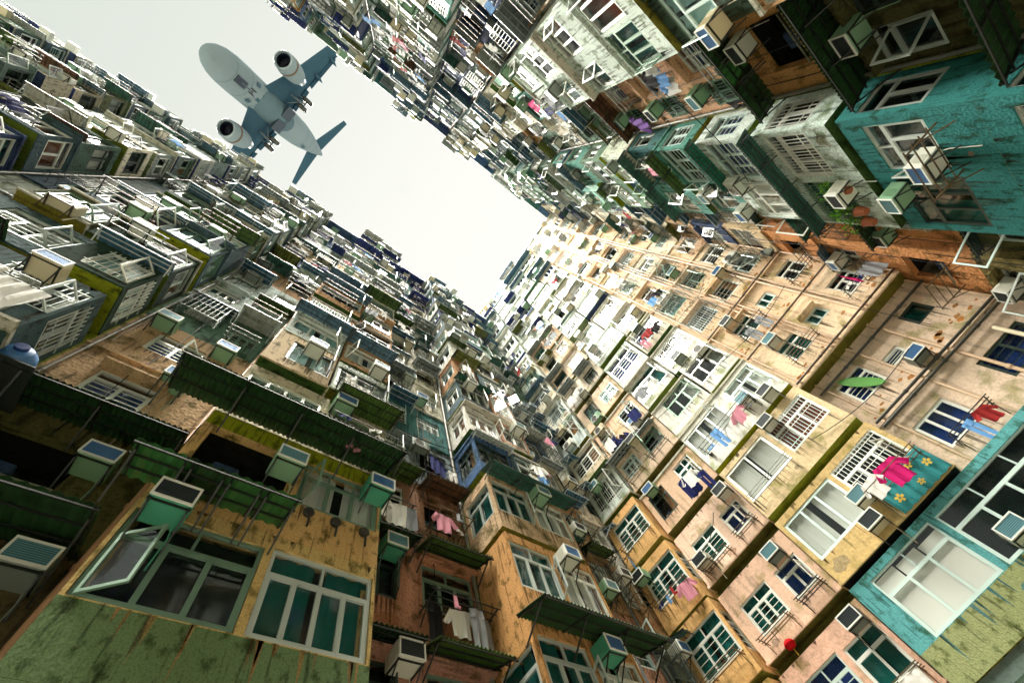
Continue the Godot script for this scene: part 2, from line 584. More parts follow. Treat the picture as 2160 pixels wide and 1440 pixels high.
func ac_meshes(ci: int, coil: int) -> Array:
	var key := "ac%d_%d" % [ci, coil]
	if mesh_cache.has(key):
		return mesh_cache[key]
	if coil == 3:
		mesh_cache[key] = condenser(ci)
		return mesh_cache[key]
	var w := 0.6
	var h := 0.39
	var d := 0.54
	var c := MB.new()
	c.col = [S(214, 216, 204), S(136, 176, 142), S(206, 196, 164), S(128, 140, 132), S(70, 150, 120)][ci]
	c.cbox(Vector3(0, h / 2, d / 2), Vector3(w, h, d), 0.025)
	for i in 5:                                            # side louvres
		for sx in [-1.0, 1.0]:
			c.box(Vector3(sx * (w / 2 + 0.004), 0.1 + 0.055 * i, d * 0.62), Vector3(0.012, 0.02, d * 0.42))
	var f := MB.new()
	f.col = S(226, 230, 222)
	var t := 0.034
	f.box(Vector3(0, h - t / 2, d + 0.012), Vector3(w, t, 0.03))
	f.box(Vector3(0, t / 2, d + 0.012), Vector3(w, t, 0.03))
	f.box(Vector3(-w / 2 + t / 2, h / 2, d + 0.012), Vector3(t, h - 2 * t, 0.03))
	f.box(Vector3(w / 2 - t / 2, h / 2, d + 0.012), Vector3(t, h - 2 * t, 0.03))
	var g := MB.new()
	g.col = [S(52, 96, 150), S(20, 26, 30), S(70, 120, 132)][coil]
	g.box(Vector3(0, h / 2, d + 0.003), Vector3(w - 2 * t, h - 2 * t, 0.012))
	g.col = [S(96, 140, 186), S(74, 82, 86), S(120, 164, 172)][coil]
	for i in 9:
		g.box(Vector3(0, t + (h - 2 * t) * (i + 0.5) / 9.0, d + 0.011), Vector3(w - 2 * t, 0.012, 0.008))
	var b := MB.new()
	b.col = S(46, 52, 48)
	c.tube([Vector3(0.2, 0.05, 0.1), Vector3(0.24, -0.2, 0.06), Vector3(0.22, -0.75, 0.03)], 0.012, 5)
	for sx in [-1.0, 1.0]:
		b.bar(Vector3(sx * 0.27, -0.02, 0), Vector3(sx * 0.27, -0.02, d * 0.95), 0.03)
		b.bar(Vector3(sx * 0.27, -0.42, 0), Vector3(sx * 0.27, -0.03, d * 0.8), 0.024)
	b.bar(Vector3(-0.3, -0.02, d * 0.9), Vector3(0.3, -0.02, d * 0.9), 0.028)
	var all := ArrayMesh.new()
	c.into(all, M.paint); f.into(all, M.paint); g.into(all, M.coil); b.into(all, M.metal)
	mesh_cache[key] = [c.mesh(M.paint), f.mesh(M.paint), g.mesh(M.coil), b.mesh(M.metal), all]
	return mesh_cache[key]


const DYE := {"white": [230, 230, 224], "black": [22, 22, 26], "navy": [30, 40, 96], "pink": [206, 140, 156], "magenta": [190, 30, 106], "purple": [96, 60, 130], "red": [150, 44, 44], "orange": [222, 104, 40], "grey": [140, 144, 148], "sky blue": [110, 160, 214], "yellow": [226, 196, 70], "green": [60, 150, 90]}
const DYES := ["white", "white", "white", "white", "black", "navy", "navy", "navy", "pink", "grey", "grey", "grey", "sky blue", "white", "red"]


func sheet_grid(mb: MB, x0: float, x1: float, y0: float, y1: float, nx: int, ny: int, amp: float, ph: float, taper := 1.0) -> void:
	var P := func(i: int, j: int) -> Vector3:
		var t := float(j) / ny
		var k := lerpf(1.0, taper, t)
		var x := lerpf(x0, x1, float(i) / nx)
		var xm := (x0 + x1) * 0.5
		return Vector3(xm + (x - xm) * k, lerpf(y0, y1, t), amp * sin(x * 23.0 + ph + t * 1.6) * (0.35 + t))
	for i in nx:
		for j in ny:
			var a: Vector3 = P.call(i, j)
			var b: Vector3 = P.call(i + 1, j)
			var c: Vector3 = P.call(i + 1, j + 1)
			var d: Vector3 = P.call(i, j + 1)
			var o := Vector3(0, 0, 0.007)
			mb.quad(a + o, b + o, c + o, d + o, Vector3(0, 0, 1))
			mb.quad(a - o, b - o, c - o, d - o, Vector3(0, 0, -1))


func cloth_mesh(kind: String, dye: String) -> ArrayMesh:
	var key := kind + dye
	if mesh_cache.has(key):
		return mesh_cache[key]
	var mb := MB.new()
	mb.col = col8(DYE[dye])
	var ph := float(hash(key) % 628) / 100.0
	match kind:
		"shirt":
			sheet_grid(mb, -0.25, 0.25, 0.0, -0.68, 7, 6, 0.03, ph, 0.94)
			for sx in [-1.0, 1.0]:
				var sl := MB.new()
				sl.col = mb.col
				sheet_grid(sl, -0.09, 0.09, 0.0, -0.4, 2, 4, 0.025, ph + sx, 0.85)
				mb.add(sl, Transform3D(Basis(Vector3(0, 0, 1), sx * 0.55), Vector3(sx * 0.2, -0.03, 0.004)))
			mb.bar(Vector3(-0.2, -0.01, 0), Vector3(0.2, -0.01, 0), 0.016)
		"trousers":
			sheet_grid(mb, -0.19, 0.19, 0.0, -0.25, 5, 3, 0.025, ph)
			sheet_grid(mb, -0.19, -0.015, -0.25, -0.98, 3, 6, 0.03, ph, 0.8)
			sheet_grid(mb, 0.015, 0.19, -0.25, -0.98, 3, 6, 0.03, ph + 1.0, 0.8)
		"towel":
			sheet_grid(mb, -0.3, 0.3, 0.0, -0.85, 8, 6, 0.035, ph)
			mb.bar(Vector3(-0.3, 0.005, 0), Vector3(0.3, 0.005, 0), 0.03)
		"bedsheet":
			sheet_grid(mb, -0.55, 0.55, 0.0, -1.15, 14, 7, 0.05, ph, 0.95)
		"sock":
			sheet_grid(mb, -0.05, 0.05, 0.0, -0.3, 2, 4, 0.012, ph)
			sheet_grid(mb, -0.05, 0.13, -0.25, -0.33, 3, 2, 0.012, ph)
		"bra":
			sheet_grid(mb, -0.17, -0.01, -0.02, -0.16, 3, 3, 0.02, ph, 0.7)
			sheet_grid(mb, 0.01, 0.17, -0.02, -0.16, 3, 3, 0.02, ph, 0.7)
	mesh_cache[key] = mb.mesh(M.cloth)
	return mesh_cache[key]


# ------------------------------------------------------------------ what stands in one storey of one stack
const PEACH := [[206, 166, 124], [196, 150, 112], [214, 178, 138], [208, 162, 138], [190, 144, 84], [222, 196, 160]]
const PALE := [[232, 226, 206], [224, 234, 224], [236, 234, 224], [214, 226, 220], [212, 200, 176]]
const COOL := [[104, 126, 136], [78, 108, 146], [150, 162, 164], [70, 120, 118], [70, 88, 124], [108, 138, 118], [60, 74, 112], [172, 176, 168]]
const SOFF := [[136, 146, 30], [98, 116, 40], [120, 114, 44], [66, 92, 44]]


func spec(W: Dictionary, st: Dictionary, k: int) -> Dictionary:
	var s0: float = st.s0
	var s1: float = st.s1
	var w := s1 - s0
	var sp := {"kind": st.kind, "d": st.d, "lo": 0.0, "hi": 0.0, "wins": [], "voids": [], "awns": [], "acs": [], "racks": [], "cages": [], "pots": [], "sides": true, "mat": "plaster", "band": null}
	var r := rng.randf()
	var tone: Array
	if W.id == "E":
		tone = pick(PALE) if st.kind == "bay" or (k > 6 and r > 0.5) else pick([[230, 196, 162], [236, 214, 184], [226, 190, 164], PALE[0], PALE[3], [220, 178, 138]])
		if k > 9 and r < 0.2:
			tone = pick(COOL)
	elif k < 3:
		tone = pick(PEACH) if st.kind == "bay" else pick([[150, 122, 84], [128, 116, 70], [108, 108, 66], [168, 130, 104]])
	elif k < 9:
		tone = pick(PEACH) if r < 0.26 else (pick(PALE) if r < 0.58 else pick(COOL))
	else:
		tone = pick(COOL) if r < 0.62 else (pick(PALE) if r < 0.85 else pick(PEACH))
	if W.id != "E" and k > 5 and rng.randf() < 0.6:
		tone = st.tone if rng.randf() < 0.6 else st.tone2
	if W.id == "R" and st.kind == "bay" and r < 0.72 and k < 10:
		tone = pick([[222, 236, 228], [170, 212, 196], [96, 160, 148], [228, 234, 216], [120, 180, 170]])
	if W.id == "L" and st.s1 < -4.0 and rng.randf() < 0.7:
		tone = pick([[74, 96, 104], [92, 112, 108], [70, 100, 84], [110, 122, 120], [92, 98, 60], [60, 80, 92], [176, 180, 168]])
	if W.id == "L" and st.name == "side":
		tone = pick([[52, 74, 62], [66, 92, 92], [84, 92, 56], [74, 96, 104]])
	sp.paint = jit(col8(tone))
	sp.soff = jit(col8(pick(SOFF))) if k < 9 else jit(col8(pick([[110, 124, 90], [70, 84, 120], [96, 110, 112], [54, 66, 120]])))
	sp.mat = pick(["plaster", "render2"])
	if st.kind == "bay":
		sp.d = st.d + rng.randf_range(-0.22, 0.12)
		if rng.randf() < 0.62:
			sp.lo = rng.randf_range(0.2, 0.7) if W.id == "E" or k > 2 else rng.randf_range(0.12, 0.4)
		if rng.randf() < 0.3:
			sp.hi = rng.randf_range(0.06, 0.25)
		var y0 := 0.95 if rng.randf() < 0.75 else 0.75
		var y1 := minf(2.45, 2.62 - sp.hi)
		var n := 2 if w > 3.2 else 1
		var g := 0.12
		for i in n:
			var a := s0 + g + (w - g) * i / n
			var b := s0 + (w - g) * (i + 1) / n
			if rng.randf() < 0.3:
				a += (b - a) * 0.25
			sp.wins.append([a, b, y0, y1, style(3 if b - a > 1.4 else 2, -1, pick([1, 1, 2, 3, 0]) if W.id == "L" else -1)])
		if rng.randf() < 0.6:
			sp.acs.append([s0 + w * rng.randf_range(0.12, 0.88), pick([2.0, 2.1, 1.75, 0.9]), pick([0, 0, 1, 2, 3])])
		if rng.randf() < 0.2:
			sp.acs.append([s0 + w * rng.randf_range(0.12, 0.88), pick([0.45, 0.3]), pick([0, 0, 1, 2, 3])])
		if rng.randf() < (0.3 if W.id == "E" else (0.4 if k < 3 else 0.5)):
			var half := rng.randf() < 0.35 and w > 2.6
			sp.awns.append([s0 - 0.1 + (w * 0.45 if half and rng.randf() < 0.5 else 0.0), s1 + 0.1 - (w * 0.4 if half else 0.0), 2.72, rng.randf_range(0.35, 0.75), rng.randf_range(0.06, 0.2), awn_tone(k, st)])
		if rng.randf() < 0.4:
			sp.racks.append([s0 + w * 0.1, s0 + w * rng.randf_range(0.5, 0.9), 0.8, rng.randf_range(0.6, 0.9), rng.randf() < 0.6])
	else:
		var n := 2 if w > 3.0 else 1
		if w > 5.0:
			n = 3
		for i in n:
			var cw := w / n
			var ww := rng.randf_range(0.9, minf(1.9, cw - 0.5))
			var a := s0 + cw * i + (cw - ww) * rng.randf_range(0.25, 0.75)
			var y1: float = pick([2.15, 2.3, 2.4])
			if rng.randf() < (0.16 if W.id != "E" else 0.06):
				sp.voids.append([a, a + ww, 0.95, y1])
			else:
				sp.wins.append([a, a + ww, 0.95 if rng.randf() < 0.8 else 1.25, y1, style()])
			if rng.randf() < 0.6:
				var side := -1.0 if rng.randf() < 0.5 else 1.0
				var u := a + ww / 2 + side * (ww / 2 + 0.1) if rng.randf() < 0.5 else a + ww * 0.5
				sp.acs.append([clampf(u, s0 + 0.4, s1 - 0.4), pick([2.2, 1.9, 0.35, 2.35]), pick([0, 0, 1, 2, 3])])
			if rng.randf() < ((0.45 if k < 3 else 0.5) if W.id != "E" else 0.28):
				sp.awns.append([a - 0.25, a + ww + 0.25, 2.62, rng.randf_range(0.45, 0.95), rng.randf_range(0.08, 0.3), awn_tone(k, st)])
			if rng.randf() < 0.5:
				sp.racks.append([a, a + ww, 0.75, rng.randf_range(0.6, 1.0), rng.randf() < 0.48])
			elif rng.randf() < 0.36:
				sp.cages.append([a - 0.1, a + ww + 0.1, 0.75, y1 + 0.1, rng.randf_range(0.35, 0.6)])
		if W.id == "E" and k >= 3 and rng.randf() < 0.3 and w < 5.0:
			sp.kind = "bay"; sp.d = rng.randf_range(0.6, 0.95); sp.lo = 0.3; sp.voids = []; sp.cages = []
			sp.paint = jit(col8(pick(PALE)))
	if W.id == "E":
		sp.mat = "clean"
	hero(W, st, k, sp)
	return sp


const HERO := ["L_main_-1", "L_main_0", "L_main_1", "L_main_2", "L_corner_0", "L_corner_1", "L_corner_2", "R_teal_0", "R_teal_1", "R_teal_2", "R_teal_3", "R_white_3", "R_white_4", "R_white_5", "E_white_0", "E_white_1", "E_white_2", "E_ochre_0", "E_ochre_1", "E_ochre_2", "E_ochre_3"]


func awn_tone(k: int, st: Dictionary) -> int:
	if k < 3:
		return pick([0, 1, 1, 2, 3, 8, 1])
	if rng.randf() < 0.7:
		return st.aw[0 if rng.randf() < 0.65 else 1] if k < 11 else st.aw[2]
	return pick([1, 2, 3, 4, 6, 7, 9, 10, 3])


func hero(W: Dictionary, st: Dictionary, k: int, sp: Dictionary) -> void:
	var id: String = "%s_%s_%d" % [W.id, st.name, k]
	match id:
		"L_main_-1":
			clear(sp)
			sp.lo = 0.0; sp.hi = 0.0; sp.d = 1.5
			sp.paint = S(104, 128, 88); sp.mat = "render2"
		"L_main_0":
			clear(sp)
			sp.d = 1.5; sp.lo = 0.0; sp.hi = 0.0; sp.mat = "render2"
			sp.paint = S(206, 178, 116); sp.band = [0.0, 0.93, S(104, 128, 88)]
			sp.wins = [[-0.8, 1.18, 0.95, 2.5, {"n": 3, "t": 2, "fc": 2, "bk": 0, "grille": 0, "open": 1, "ang": 0.7}], [1.32, 3.2, 0.95, 2.55, {"n": 4, "t": 2, "fc": 1, "bk": 2, "grille": 0, "open": -1}]]
			sp.awns = [[-1.3, -0.5, 3.02, 0.95, 0.24, -1], [-0.5, 0.1, 3.02, 0.95, 0.24, 0], [0.1, 0.7, 3.02, 0.95, 0.24, -1], [0.7, 1.3, 3.02, 0.95, 0.24, -1]]
			sp.acs = [[-0.42, 2.25, 4]]
		"L_main_1":
			clear(sp)
			sp.d = 1.5; sp.lo = 0.0; sp.hi = 0.0
			sp.paint = S(210, 172, 112); sp.band = [2.3, 2.8, S(150, 160, 30)]
			sp.voids = [[-0.65, 1.14, 0.95, 2.35]]
			sp.wins = [[1.36, 3.18, 0.95, 2.28, {"n": 3, "t": 3, "fc": 2, "bk": 1, "grille": 0, "open": 1}]]
			sp.awns = [[-1.9, 3.35, 2.92, 1.15, 0.3, 0]]
			sp.acs = [[0.95, 1.42, 1], [3.0, 1.75, 4]]
		"L_main_2":
			clear(sp)
			sp.d = 1.45; sp.lo = 0.1; sp.hi = 0.0
			sp.paint = S(216, 206, 178)
			sp.wins = [[-0.78, 1.25, 0.95, 2.35, {"n": 4, "t": 0, "fc": 0, "bk": 5, "grille": 0, "open": -1}], [1.6, 3.15, 0.95, 2.3, {"n": 2, "t": 2, "fc": 2, "bk": 1, "grille": 0, "open": -1}]]
			sp.acs = [[1.75, 2.1, 1]]
			sp.awns = [[1.4, 3.4, 2.6, 0.9, 0.15, 1]]
			sp.racks = [[1.5, 3.2, 0.75, 0.8, true]]
		"L_nook_0", "L_nook_-1":
			clear(sp)
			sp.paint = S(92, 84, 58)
			sp.wins = [[-3.6, -2.0, 0.95, 2.2, style(2, 1, 3, 0, 2)]]
			sp.acs = [[-1.6, 2.0, 3]] if k == 0 else []
			sp.awns = [[-4.35, -1.2, 2.72, 1.4, 0.3, 0]]
		"L_nook_1":
			clear(sp)
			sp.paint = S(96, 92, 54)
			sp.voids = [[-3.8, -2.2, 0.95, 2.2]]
			sp.acs = [[-2.0, 1.5, 1]]
			sp.awns = [[-4.2, -1.0, 2.75, 1.0, 0.25, 0]]
		"L_nook_2", "L_nook_3":
			clear(sp)
			sp.paint = S(206, 172, 134)
			sp.wins = [[-3.6, -2.3, 0.95, 2.1, style(2, 1, 0, 4, 1)]]
			sp.acs = [[-1.9, 2.0, 1], [-3.7, 2.2, 1]] if k == 3 else [[-2.2, 2.2, 1]]
		"L_pink_0", "L_pink_1":
			clear(sp)
			sp.paint = S(176, 132, 112) if k == 0 else S(190, 138, 108)
			sp.wins = [[3.6, 4.6, 0.95, 2.3, style(2, 1, 3, 0, 0)], [5.3, 6.9, 0.95, 2.3, style(3, 2, 2, 0, 0)]]
			sp.acs = [[4.65, 2.05, 0]] if k == 0 else [[4.3, 2.0, 4]]
			sp.awns = [[3.35, 5.0, 2.65, 0.7, 0.2, 0], [5.05, 7.1, 2.65, 0.95, 0.3, 1]]
			sp.racks = [[5.2, 7.0, 0.8, 0.7, k == 1]]
		"L_corner_0", "L_corner_1", "L_corner_2":
			clear(sp)
			sp.d = 1.5; sp.lo = [0.0, 0.0, 0.2][k]; sp.hi = 0.0
			sp.paint = S(214, 162, 104) if k < 2 else S(216, 186, 150)
			sp.wins = [[7.2, 8.75, 0.95, 2.5, {"n": 3, "t": 2, "fc": 1, "bk": 2, "grille": 0, "open": 0}], [8.9, 10.5, 0.95, 2.5, {"n": 3, "t": 2, "fc": 0, "bk": 1, "grille": 0, "open": -1}]]
			sp.acs = [[9.2, 2.15, [4, 0, 1][k]]]
			if k == 0:
				sp.awns = [[6.7, 10.9, 2.78, 1.0, 0.25, 0]]
			if k == 2:
				sp.awns = [[6.9, 10.8, 2.7, 0.7, 0.2, 3]]
		"R_teal_0", "R_teal_1":
			clear(sp)
			sp.d = 1.2; sp.lo = 0.0; sp.hi = 0.0; sp.mat = "render2"
			sp.paint = S(50, 124, 122)
			sp.wins = [[7.85, 9.45, 0.95, 2.3, {"n": 3, "t": 2, "fc": 1, "bk": 0, "grille": 0, "open": 1}], [9.75, 11.7, 0.85, 2.35, {"n": 3, "t": 2, "fc": 3, "bk": 2, "grille": 0, "open": -1}]]
			sp.acs = [[9.0, 0.95, 0], [10.2, 2.1, 1]]
			sp.racks = [[8.0, 9.5, 0.75, 0.8, false]]
		"R_teal_2":
			clear(sp)
			sp.d = 1.25; sp.lo = 0.25; sp.hi = 0.0
			sp.paint = S(214, 234, 226)
			sp.wins = [[7.7, 9.5, 0.95, 2.4, {"n": 3, "t": 2, "fc": 0, "bk": 0, "grille": 2, "open": -1}], [9.8, 11.8, 0.95, 2.4, {"n": 3, "t": 2, "fc": 2, "bk": 2, "grille": 2, "open": -1}]]
			sp.acs = [[10.0, 0.7, 0]]
			sp.awns = [[7.2, 12.0, 2.72, 0.6, 0.15, 3]]
			sp.pots = [[9.9, 0.62], [10.9, 0.62], [11.4, 0.62]]
		"R_teal_3":
			clear(sp)
			sp.d = 1.2; sp.lo = 0.3; sp.hi = 0.0
			sp.paint = S(222, 236, 230)
			sp.wins = [[7.7, 9.6, 0.95, 2.45, {"n": 3, "t": 2, "fc": 4, "bk": 4, "grille": 1, "open": -1}], [9.9, 11.8, 0.95, 2.4, {"n": 3, "t": 2, "fc": 0, "bk": 1, "grille": 0, "open": -1}]]
			sp.acs = [[9.8, 2.1, 0]]
			sp.awns = [[7.3, 9.8, 2.75, 0.5, 0.1, 9]]
		"R_peach_0", "R_peach_1":
			clear(sp)
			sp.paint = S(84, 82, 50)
			sp.wins = [[4.7, 5.9, 0.95, 2.2, style(2, 1, 3, 0, 0)], [6.3, 7.2, 0.95, 2.2, style(1, 1, 1, 0, 0)]]
			sp.acs = [[6.1, 2.1, 1]]
			sp.awns = [[3.9, 7.4, 2.7, 1.05, 0.3, 0]]
			sp.racks = []
		"R_peach_2":
			clear(sp)
			sp.paint = S(196, 146, 92)
			sp.voids = [[5.0, 6.6, 0.95, 2.2]]
			sp.acs = [[5.3, 2.05, 0]]
			sp.awns = [[4.1, 5.3, 2.75, 0.95, 0.15, 0], [5.3, 6.1, 2.75, 0.95, 0.15, -1], [6.1, 7.45, 2.75, 0.95, 0.15, 0]]
		"R_peach_3", "R_peach_4", "R_peach_5":
			clear(sp)
			sp.paint = S(216, 170, 134)
			sp.wins = [[4.5, 5.7, 0.95, 2.25, {"n": 2, "t": 2, "fc": 0, "bk": 4, "grille": 1, "open": -1}], [6.2, 7.2, 1.05, 2.25, {"n": 2, "t": 1, "fc": 2, "bk": 0, "grille": 2, "open": -1}]]
			sp.acs = [[6.4, 2.2, 1]]
			sp.racks = [[4.5, 5.8, 0.75, 0.6, k == 4]]
			if k == 5:
				sp.awns = [[4.3, 7.3, 2.65, 0.8, 0.2, 8]]
		"R_white_2", "R_white_3", "R_white_4", "R_white_5", "R_white_6":
			sp.paint = S(222, 238, 228); sp.lo = 0.1 * (k % 2); sp.hi = 0.0
			sp.awns = []
			if k == 2:
				sp.paint = S(70, 92, 78)
		"R_orange_2", "R_orange_3", "R_orange_4":
			sp.paint = S(206, 144, 92)
		"E_white_-1":
			sp.paint = S(110, 128, 122)
			sp.d = 0.9
		"E_white_0":
			clear(sp)
			sp.d = 1.0; sp.lo = 0.0; sp.hi = 0.0; sp.s1 = 5.2; sp.mat = "render2"
			sp.paint = S(96, 168, 170); sp.band = [0.0, 0.9, S(150, 158, 110)]
			sp.wins = [[-1.35, 0.95, 0.92, 2.6, {"n": 3, "t": 2, "fc": 4, "bk": 6, "grille": 0, "open": -1}], [1.15, 4.6, 0.92, 2.55, {"n": 4, "t": 3, "fc": 4, "bk": 0, "grille": 0, "open": 0}]]
			sp.acs = [[1.9, 1.0, 0]]
		"E_white_1":
			clear(sp)
			sp.d = 1.05; sp.lo = 0.15; sp.hi = 0.1
			sp.paint = S(206, 180, 124); sp.soff = S(30, 34, 34)
			sp.wins = [[-1.8, 0.4, 0.95, 2.45, {"n": 3, "t": 0, "fc": 4, "bk": 1, "grille": 0, "open": -1}], [0.55, 2.5, 0.95, 2.45, {"n": 3, "t": 2, "fc": 0, "bk": 0, "grille": 2, "open": 0}]]
			sp.acs = [[0.5, 1.0, 0], [0.1, 0.35, 2]]
			sp.racks = [[0.7, 2.5, 0.85, 0.75, false]]
		"E_white_2":
			clear(sp)
			sp.d = 1.05; sp.lo = 0.2; sp.hi = 0.05
			sp.paint = S(230, 208, 166); sp.soff = S(140, 156, 50)
			sp.wins = [[-1.85, 0.3, 0.95, 2.5, {"n": 2, "t": 0, "fc": 0, "bk": 1, "grille": 0, "open": -1}], [0.5, 2.45, 1.0, 2.4, {"n": 3, "t": 2, "fc": 0, "bk": 3, "grille": 2, "open": -1}]]
			sp.acs = [[0.85, 2.2, 0]]
			sp.racks = [[-1.7, 0.2, 0.8, 0.6, false]]
		"E_white_3", "E_white_4", "E_white_5":
			sp.paint = S(240, 240, 230)
			sp.lo = 0.2
		"E_rose_1", "E_rose_2":
			clear(sp)
			sp.paint = S(232, 196, 170) if k == 1 else S(238, 208, 184)
			sp.wins = [[-5.0, -3.7, 0.95, 2.1, {"n": 3 if k == 1 else 2, "t": 2, "fc": 0, "bk": 2, "grille": 1, "open": -1}], [-3.3, -2.3, 0.95, 2.0, {"n": 2, "t": 1, "fc": 0, "bk": 4, "grille": 0, "open": 0}]]
			sp.acs = [[-2.75, 2.1, 3]] if k == 1 else [[-4.9, 0.95, 0], [-2.4, 2.2, 0]]
			sp.racks = [[-5.0, -3.8, 0.7, 0.55, false], [-3.2, -2.3, 0.7, 0.55, false]]
		"E_rose_0":
			clear(sp)
			sp.paint = S(226, 184, 160)
			sp.wins = [[-5.0, -3.6, 0.95, 2.3, {"n": 3, "t": 2, "fc": 4, "bk": 4, "grille": 1, "open": -1}], [-3.4, -2.2, 0.95, 2.2, {"n": 2, "t": 2, "fc": 0, "bk": 2, "grille": 0, "open": -1}]]
			sp.acs = [[-2.5, 2.2, 3]]
			sp.racks = [[-3.5, -2.2, 0.8, 0.6, true]]
		"E_ochre_0", "E_ochre_1", "E_ochre_2", "E_ochre_3":
			clear(sp)
			sp.d = 1.0; sp.lo = [0.1, 0.2, 0.1, 0.25][k]; sp.hi = 0.0
			sp.paint = S(220, 176, 116); sp.soff = S(140, 140, 60)
			sp.wins = [[-7.4, -5.65, 0.95, 2.4, {"n": 3, "t": 2, "fc": 0, "bk": 0 if k == 0 else 2, "grille": 1, "open": -1}]]
			sp.acs = [[-7.3, 2.1, 1]] if k % 2 == 0 else []
			sp.racks = [[-7.3, -5.7, 0.8, 0.6, k == 2]]
	if W.id == "E" and st.name == "rose":
		sp.kind = "bay"
		sp.d = 0.5
		sp.sides = false
		sp.lo = 0.42 if k != 1 else 0.36
		sp.hi = 0.0
		sp.voids = []
		sp.soff = S(96, 96, 46)
		if k > 2 and k < 10:
			sp.paint = jit(col8(pick([[240, 216, 190], [244, 232, 214], [232, 198, 168]])), 0.05)
	if W.id == "E" and st.name == "pipes":
		sp.awns = []
		sp.d = 0.0 if k < 3 else 0.55
		sp.kind = "flat"
		sp.lo = 0.0
		sp.voids = []
		if k < 3:
			sp.paint = S(226, 204, 180)
			sp.cages = []
			sp.acs = [[5.6, 0.35, 3]] if k == 2 else []
			sp.racks = [[3.5, 4.9, 0.85, 0.7, false]] if k == 1 else []
			if k == 2:
				sp.wins = [[3.4, 4.6, 0.95, 2.1, {"n": 2, "t": 1, "fc": 0, "bk": 4, "grille": 1, "open": -1}], [5.0, 5.8, 1.0, 1.5, {"n": 1, "t": 0, "fc": 0, "bk": 4, "grille": 1, "open": -1}], [6.8, 7.6, 1.3, 2.1, {"n": 1, "t": 0, "fc": 3, "bk": 2, "grille": 0, "open": -1}]]
			elif k == 1:
				sp.wins = [[3.3, 4.6, 0.95, 2.1, {"n": 3, "t": 0, "fc": 0, "bk": 4, "grille": 0, "open": -1}], [6.0, 7.7, 1.0, 2.0, {"n": 2, "t": 0, "fc": 3, "bk": 4, "grille": 1, "open": -1}]]
			else:
				sp.wins = [[6.0, 7.6, 1.0, 2.2, {"n": 2, "t": 1, "fc": 3, "bk": 4, "grille": 1, "open": 0}]]
		else:
			sp.paint = jit(col8(pick([[238, 212, 180], [234, 202, 168], [242, 224, 200]])), 0.05)
			if k < 5:
				sp.wins = [[3.7, 4.9, 0.95, 2.1, {"n": 2, "t": 2, "fc": 0, "bk": 2, "grille": 0, "open": -1}], [5.4, 6.2, 1.3, 2.0, {"n": 2, "t": 0, "fc": 4, "bk": 2, "grille": 0, "open": -1}], [7.1, 8.1, 1.0, 2.2, {"n": 2, "t": 1, "fc": 0, "bk": 0, "grille": 0, "open": -1}]]
				sp.acs = [[4.0, 2.2, 0]]
				sp.racks = [[6.9, 8.2, 0.8, 0.7, k == 3], [3.6, 5.0, 0.8, 0.7, k == 4]]
				sp.cages = []


func clear(sp: Dictionary) -> void:
	for key in ["wins", "voids", "awns", "acs", "racks", "cages", "pots"]:
		sp[key] = []
	sp.hero = true


func streaks(mb: MB, xf: Transform3D, x0: float, x1: float, y: float, n: int, reach: float, c: Color) -> void:   # dirt runs below an edge
	var keep := mb.col
	var nz := xf.basis.z
	for i in n:
		mb.col = jit(c, 0.3)
		var x := rng.randf_range(x0, x1)
		var w := rng.randf_range(0.012, 0.05)
		var l := reach * rng.randf_range(0.2, 1.0)
		var a := xf * Vector3(x - w, y, 0.003)
		var b := xf * Vector3(x + w, y, 0.003)
		var m0 := xf * Vector3(x - w * rng.randf_range(0.3, 0.9), y - l * 0.5, 0.003)
		var m1 := xf * Vector3(x + w * rng.randf_range(0.3, 0.9), y - l * 0.5, 0.003)
		var e := xf * Vector3(x + rng.randf_range(-0.01, 0.01), y - l, 0.003)
		mb.quad(a, b, m1, m0, nz)
		mb.tri(m0, m1, e, nz)
	mb.col = keep


func patch(mb: MB, xf: Transform3D, cx: float, cy: float, r: float, c: Color) -> void:      # a peeled or repaired patch of render
	var keep := mb.col
	mb.col = c
	var n := 11
	var pts := []
	for i in n:
		var t := TAU * i / n
		var k := r * rng.randf_range(0.45, 1.0)
		pts.append(xf * Vector3(cx + cos(t) * k * 1.5, cy + sin(t) * k, 0.0025))
	for i in range(1, n - 1):
		mb.tri(pts[0], pts[i], pts[i + 1], xf.basis.z)
	mb.col = keep


func weather(mb: MB, xf: Transform3D, w: float, h: float, holes: Array, paint: Color) -> void:
	var dirt := paint.lerp(S(60, 44, 24), 0.62)
	for r in holes:
		var y: float = r.position.y - 0.01
		if y > 0.3:
			streaks(mb, xf, r.position.x, r.end.x, y, rng.randi_range(4, 12), minf(y - 0.03, 0.85), dirt)
			if rng.randf() < 0.35 and y > 0.5:
				patch(mb, xf, rng.randf_range(0.3, maxf(0.35, w - 0.3)), y * 0.5, rng.randf_range(0.08, minf(0.3, y * 0.4)), paint.lerp(pick([S(150, 120, 90), S(120, 116, 104), S(160, 100, 56), S(90, 84, 66)]), 0.5))
	if rng.randf() < 0.8:
		var top := h - 0.01
		for r in holes:
			top = minf(top, h - 0.01)
		for i in 8:
			var x := rng.randf_range(0.08, w - 0.08)
			var clear_ := true
			var l := rng.randf_range(0.1, 0.35)
			for r in holes:
				if x > r.position.x - 0.07 and x < r.end.x + 0.07:
					l = minf(l, top - r.end.y - 0.03)
			if l > 0.06:
				streaks(mb, xf, x - 0.03, x + 0.03, top, 2, l, dirt)


func flip_list(W: Dictionary, rows: Array) -> Array:
	if not W.flip:
		return rows
	var out := []
	for r in rows:
		var q: Array = r.duplicate()
		q[0] = -r[1]; q[1] = -r[0]
		out.append(q)
	return out


func put_window(W: Dictionary, xf: Transform3D, w: float, h: float, s: Dictionary) -> void:
	W.wins.append({"xf": xf, "w": snappedf(w, 0.05), "h": snappedf(h, 0.05), "s": s})


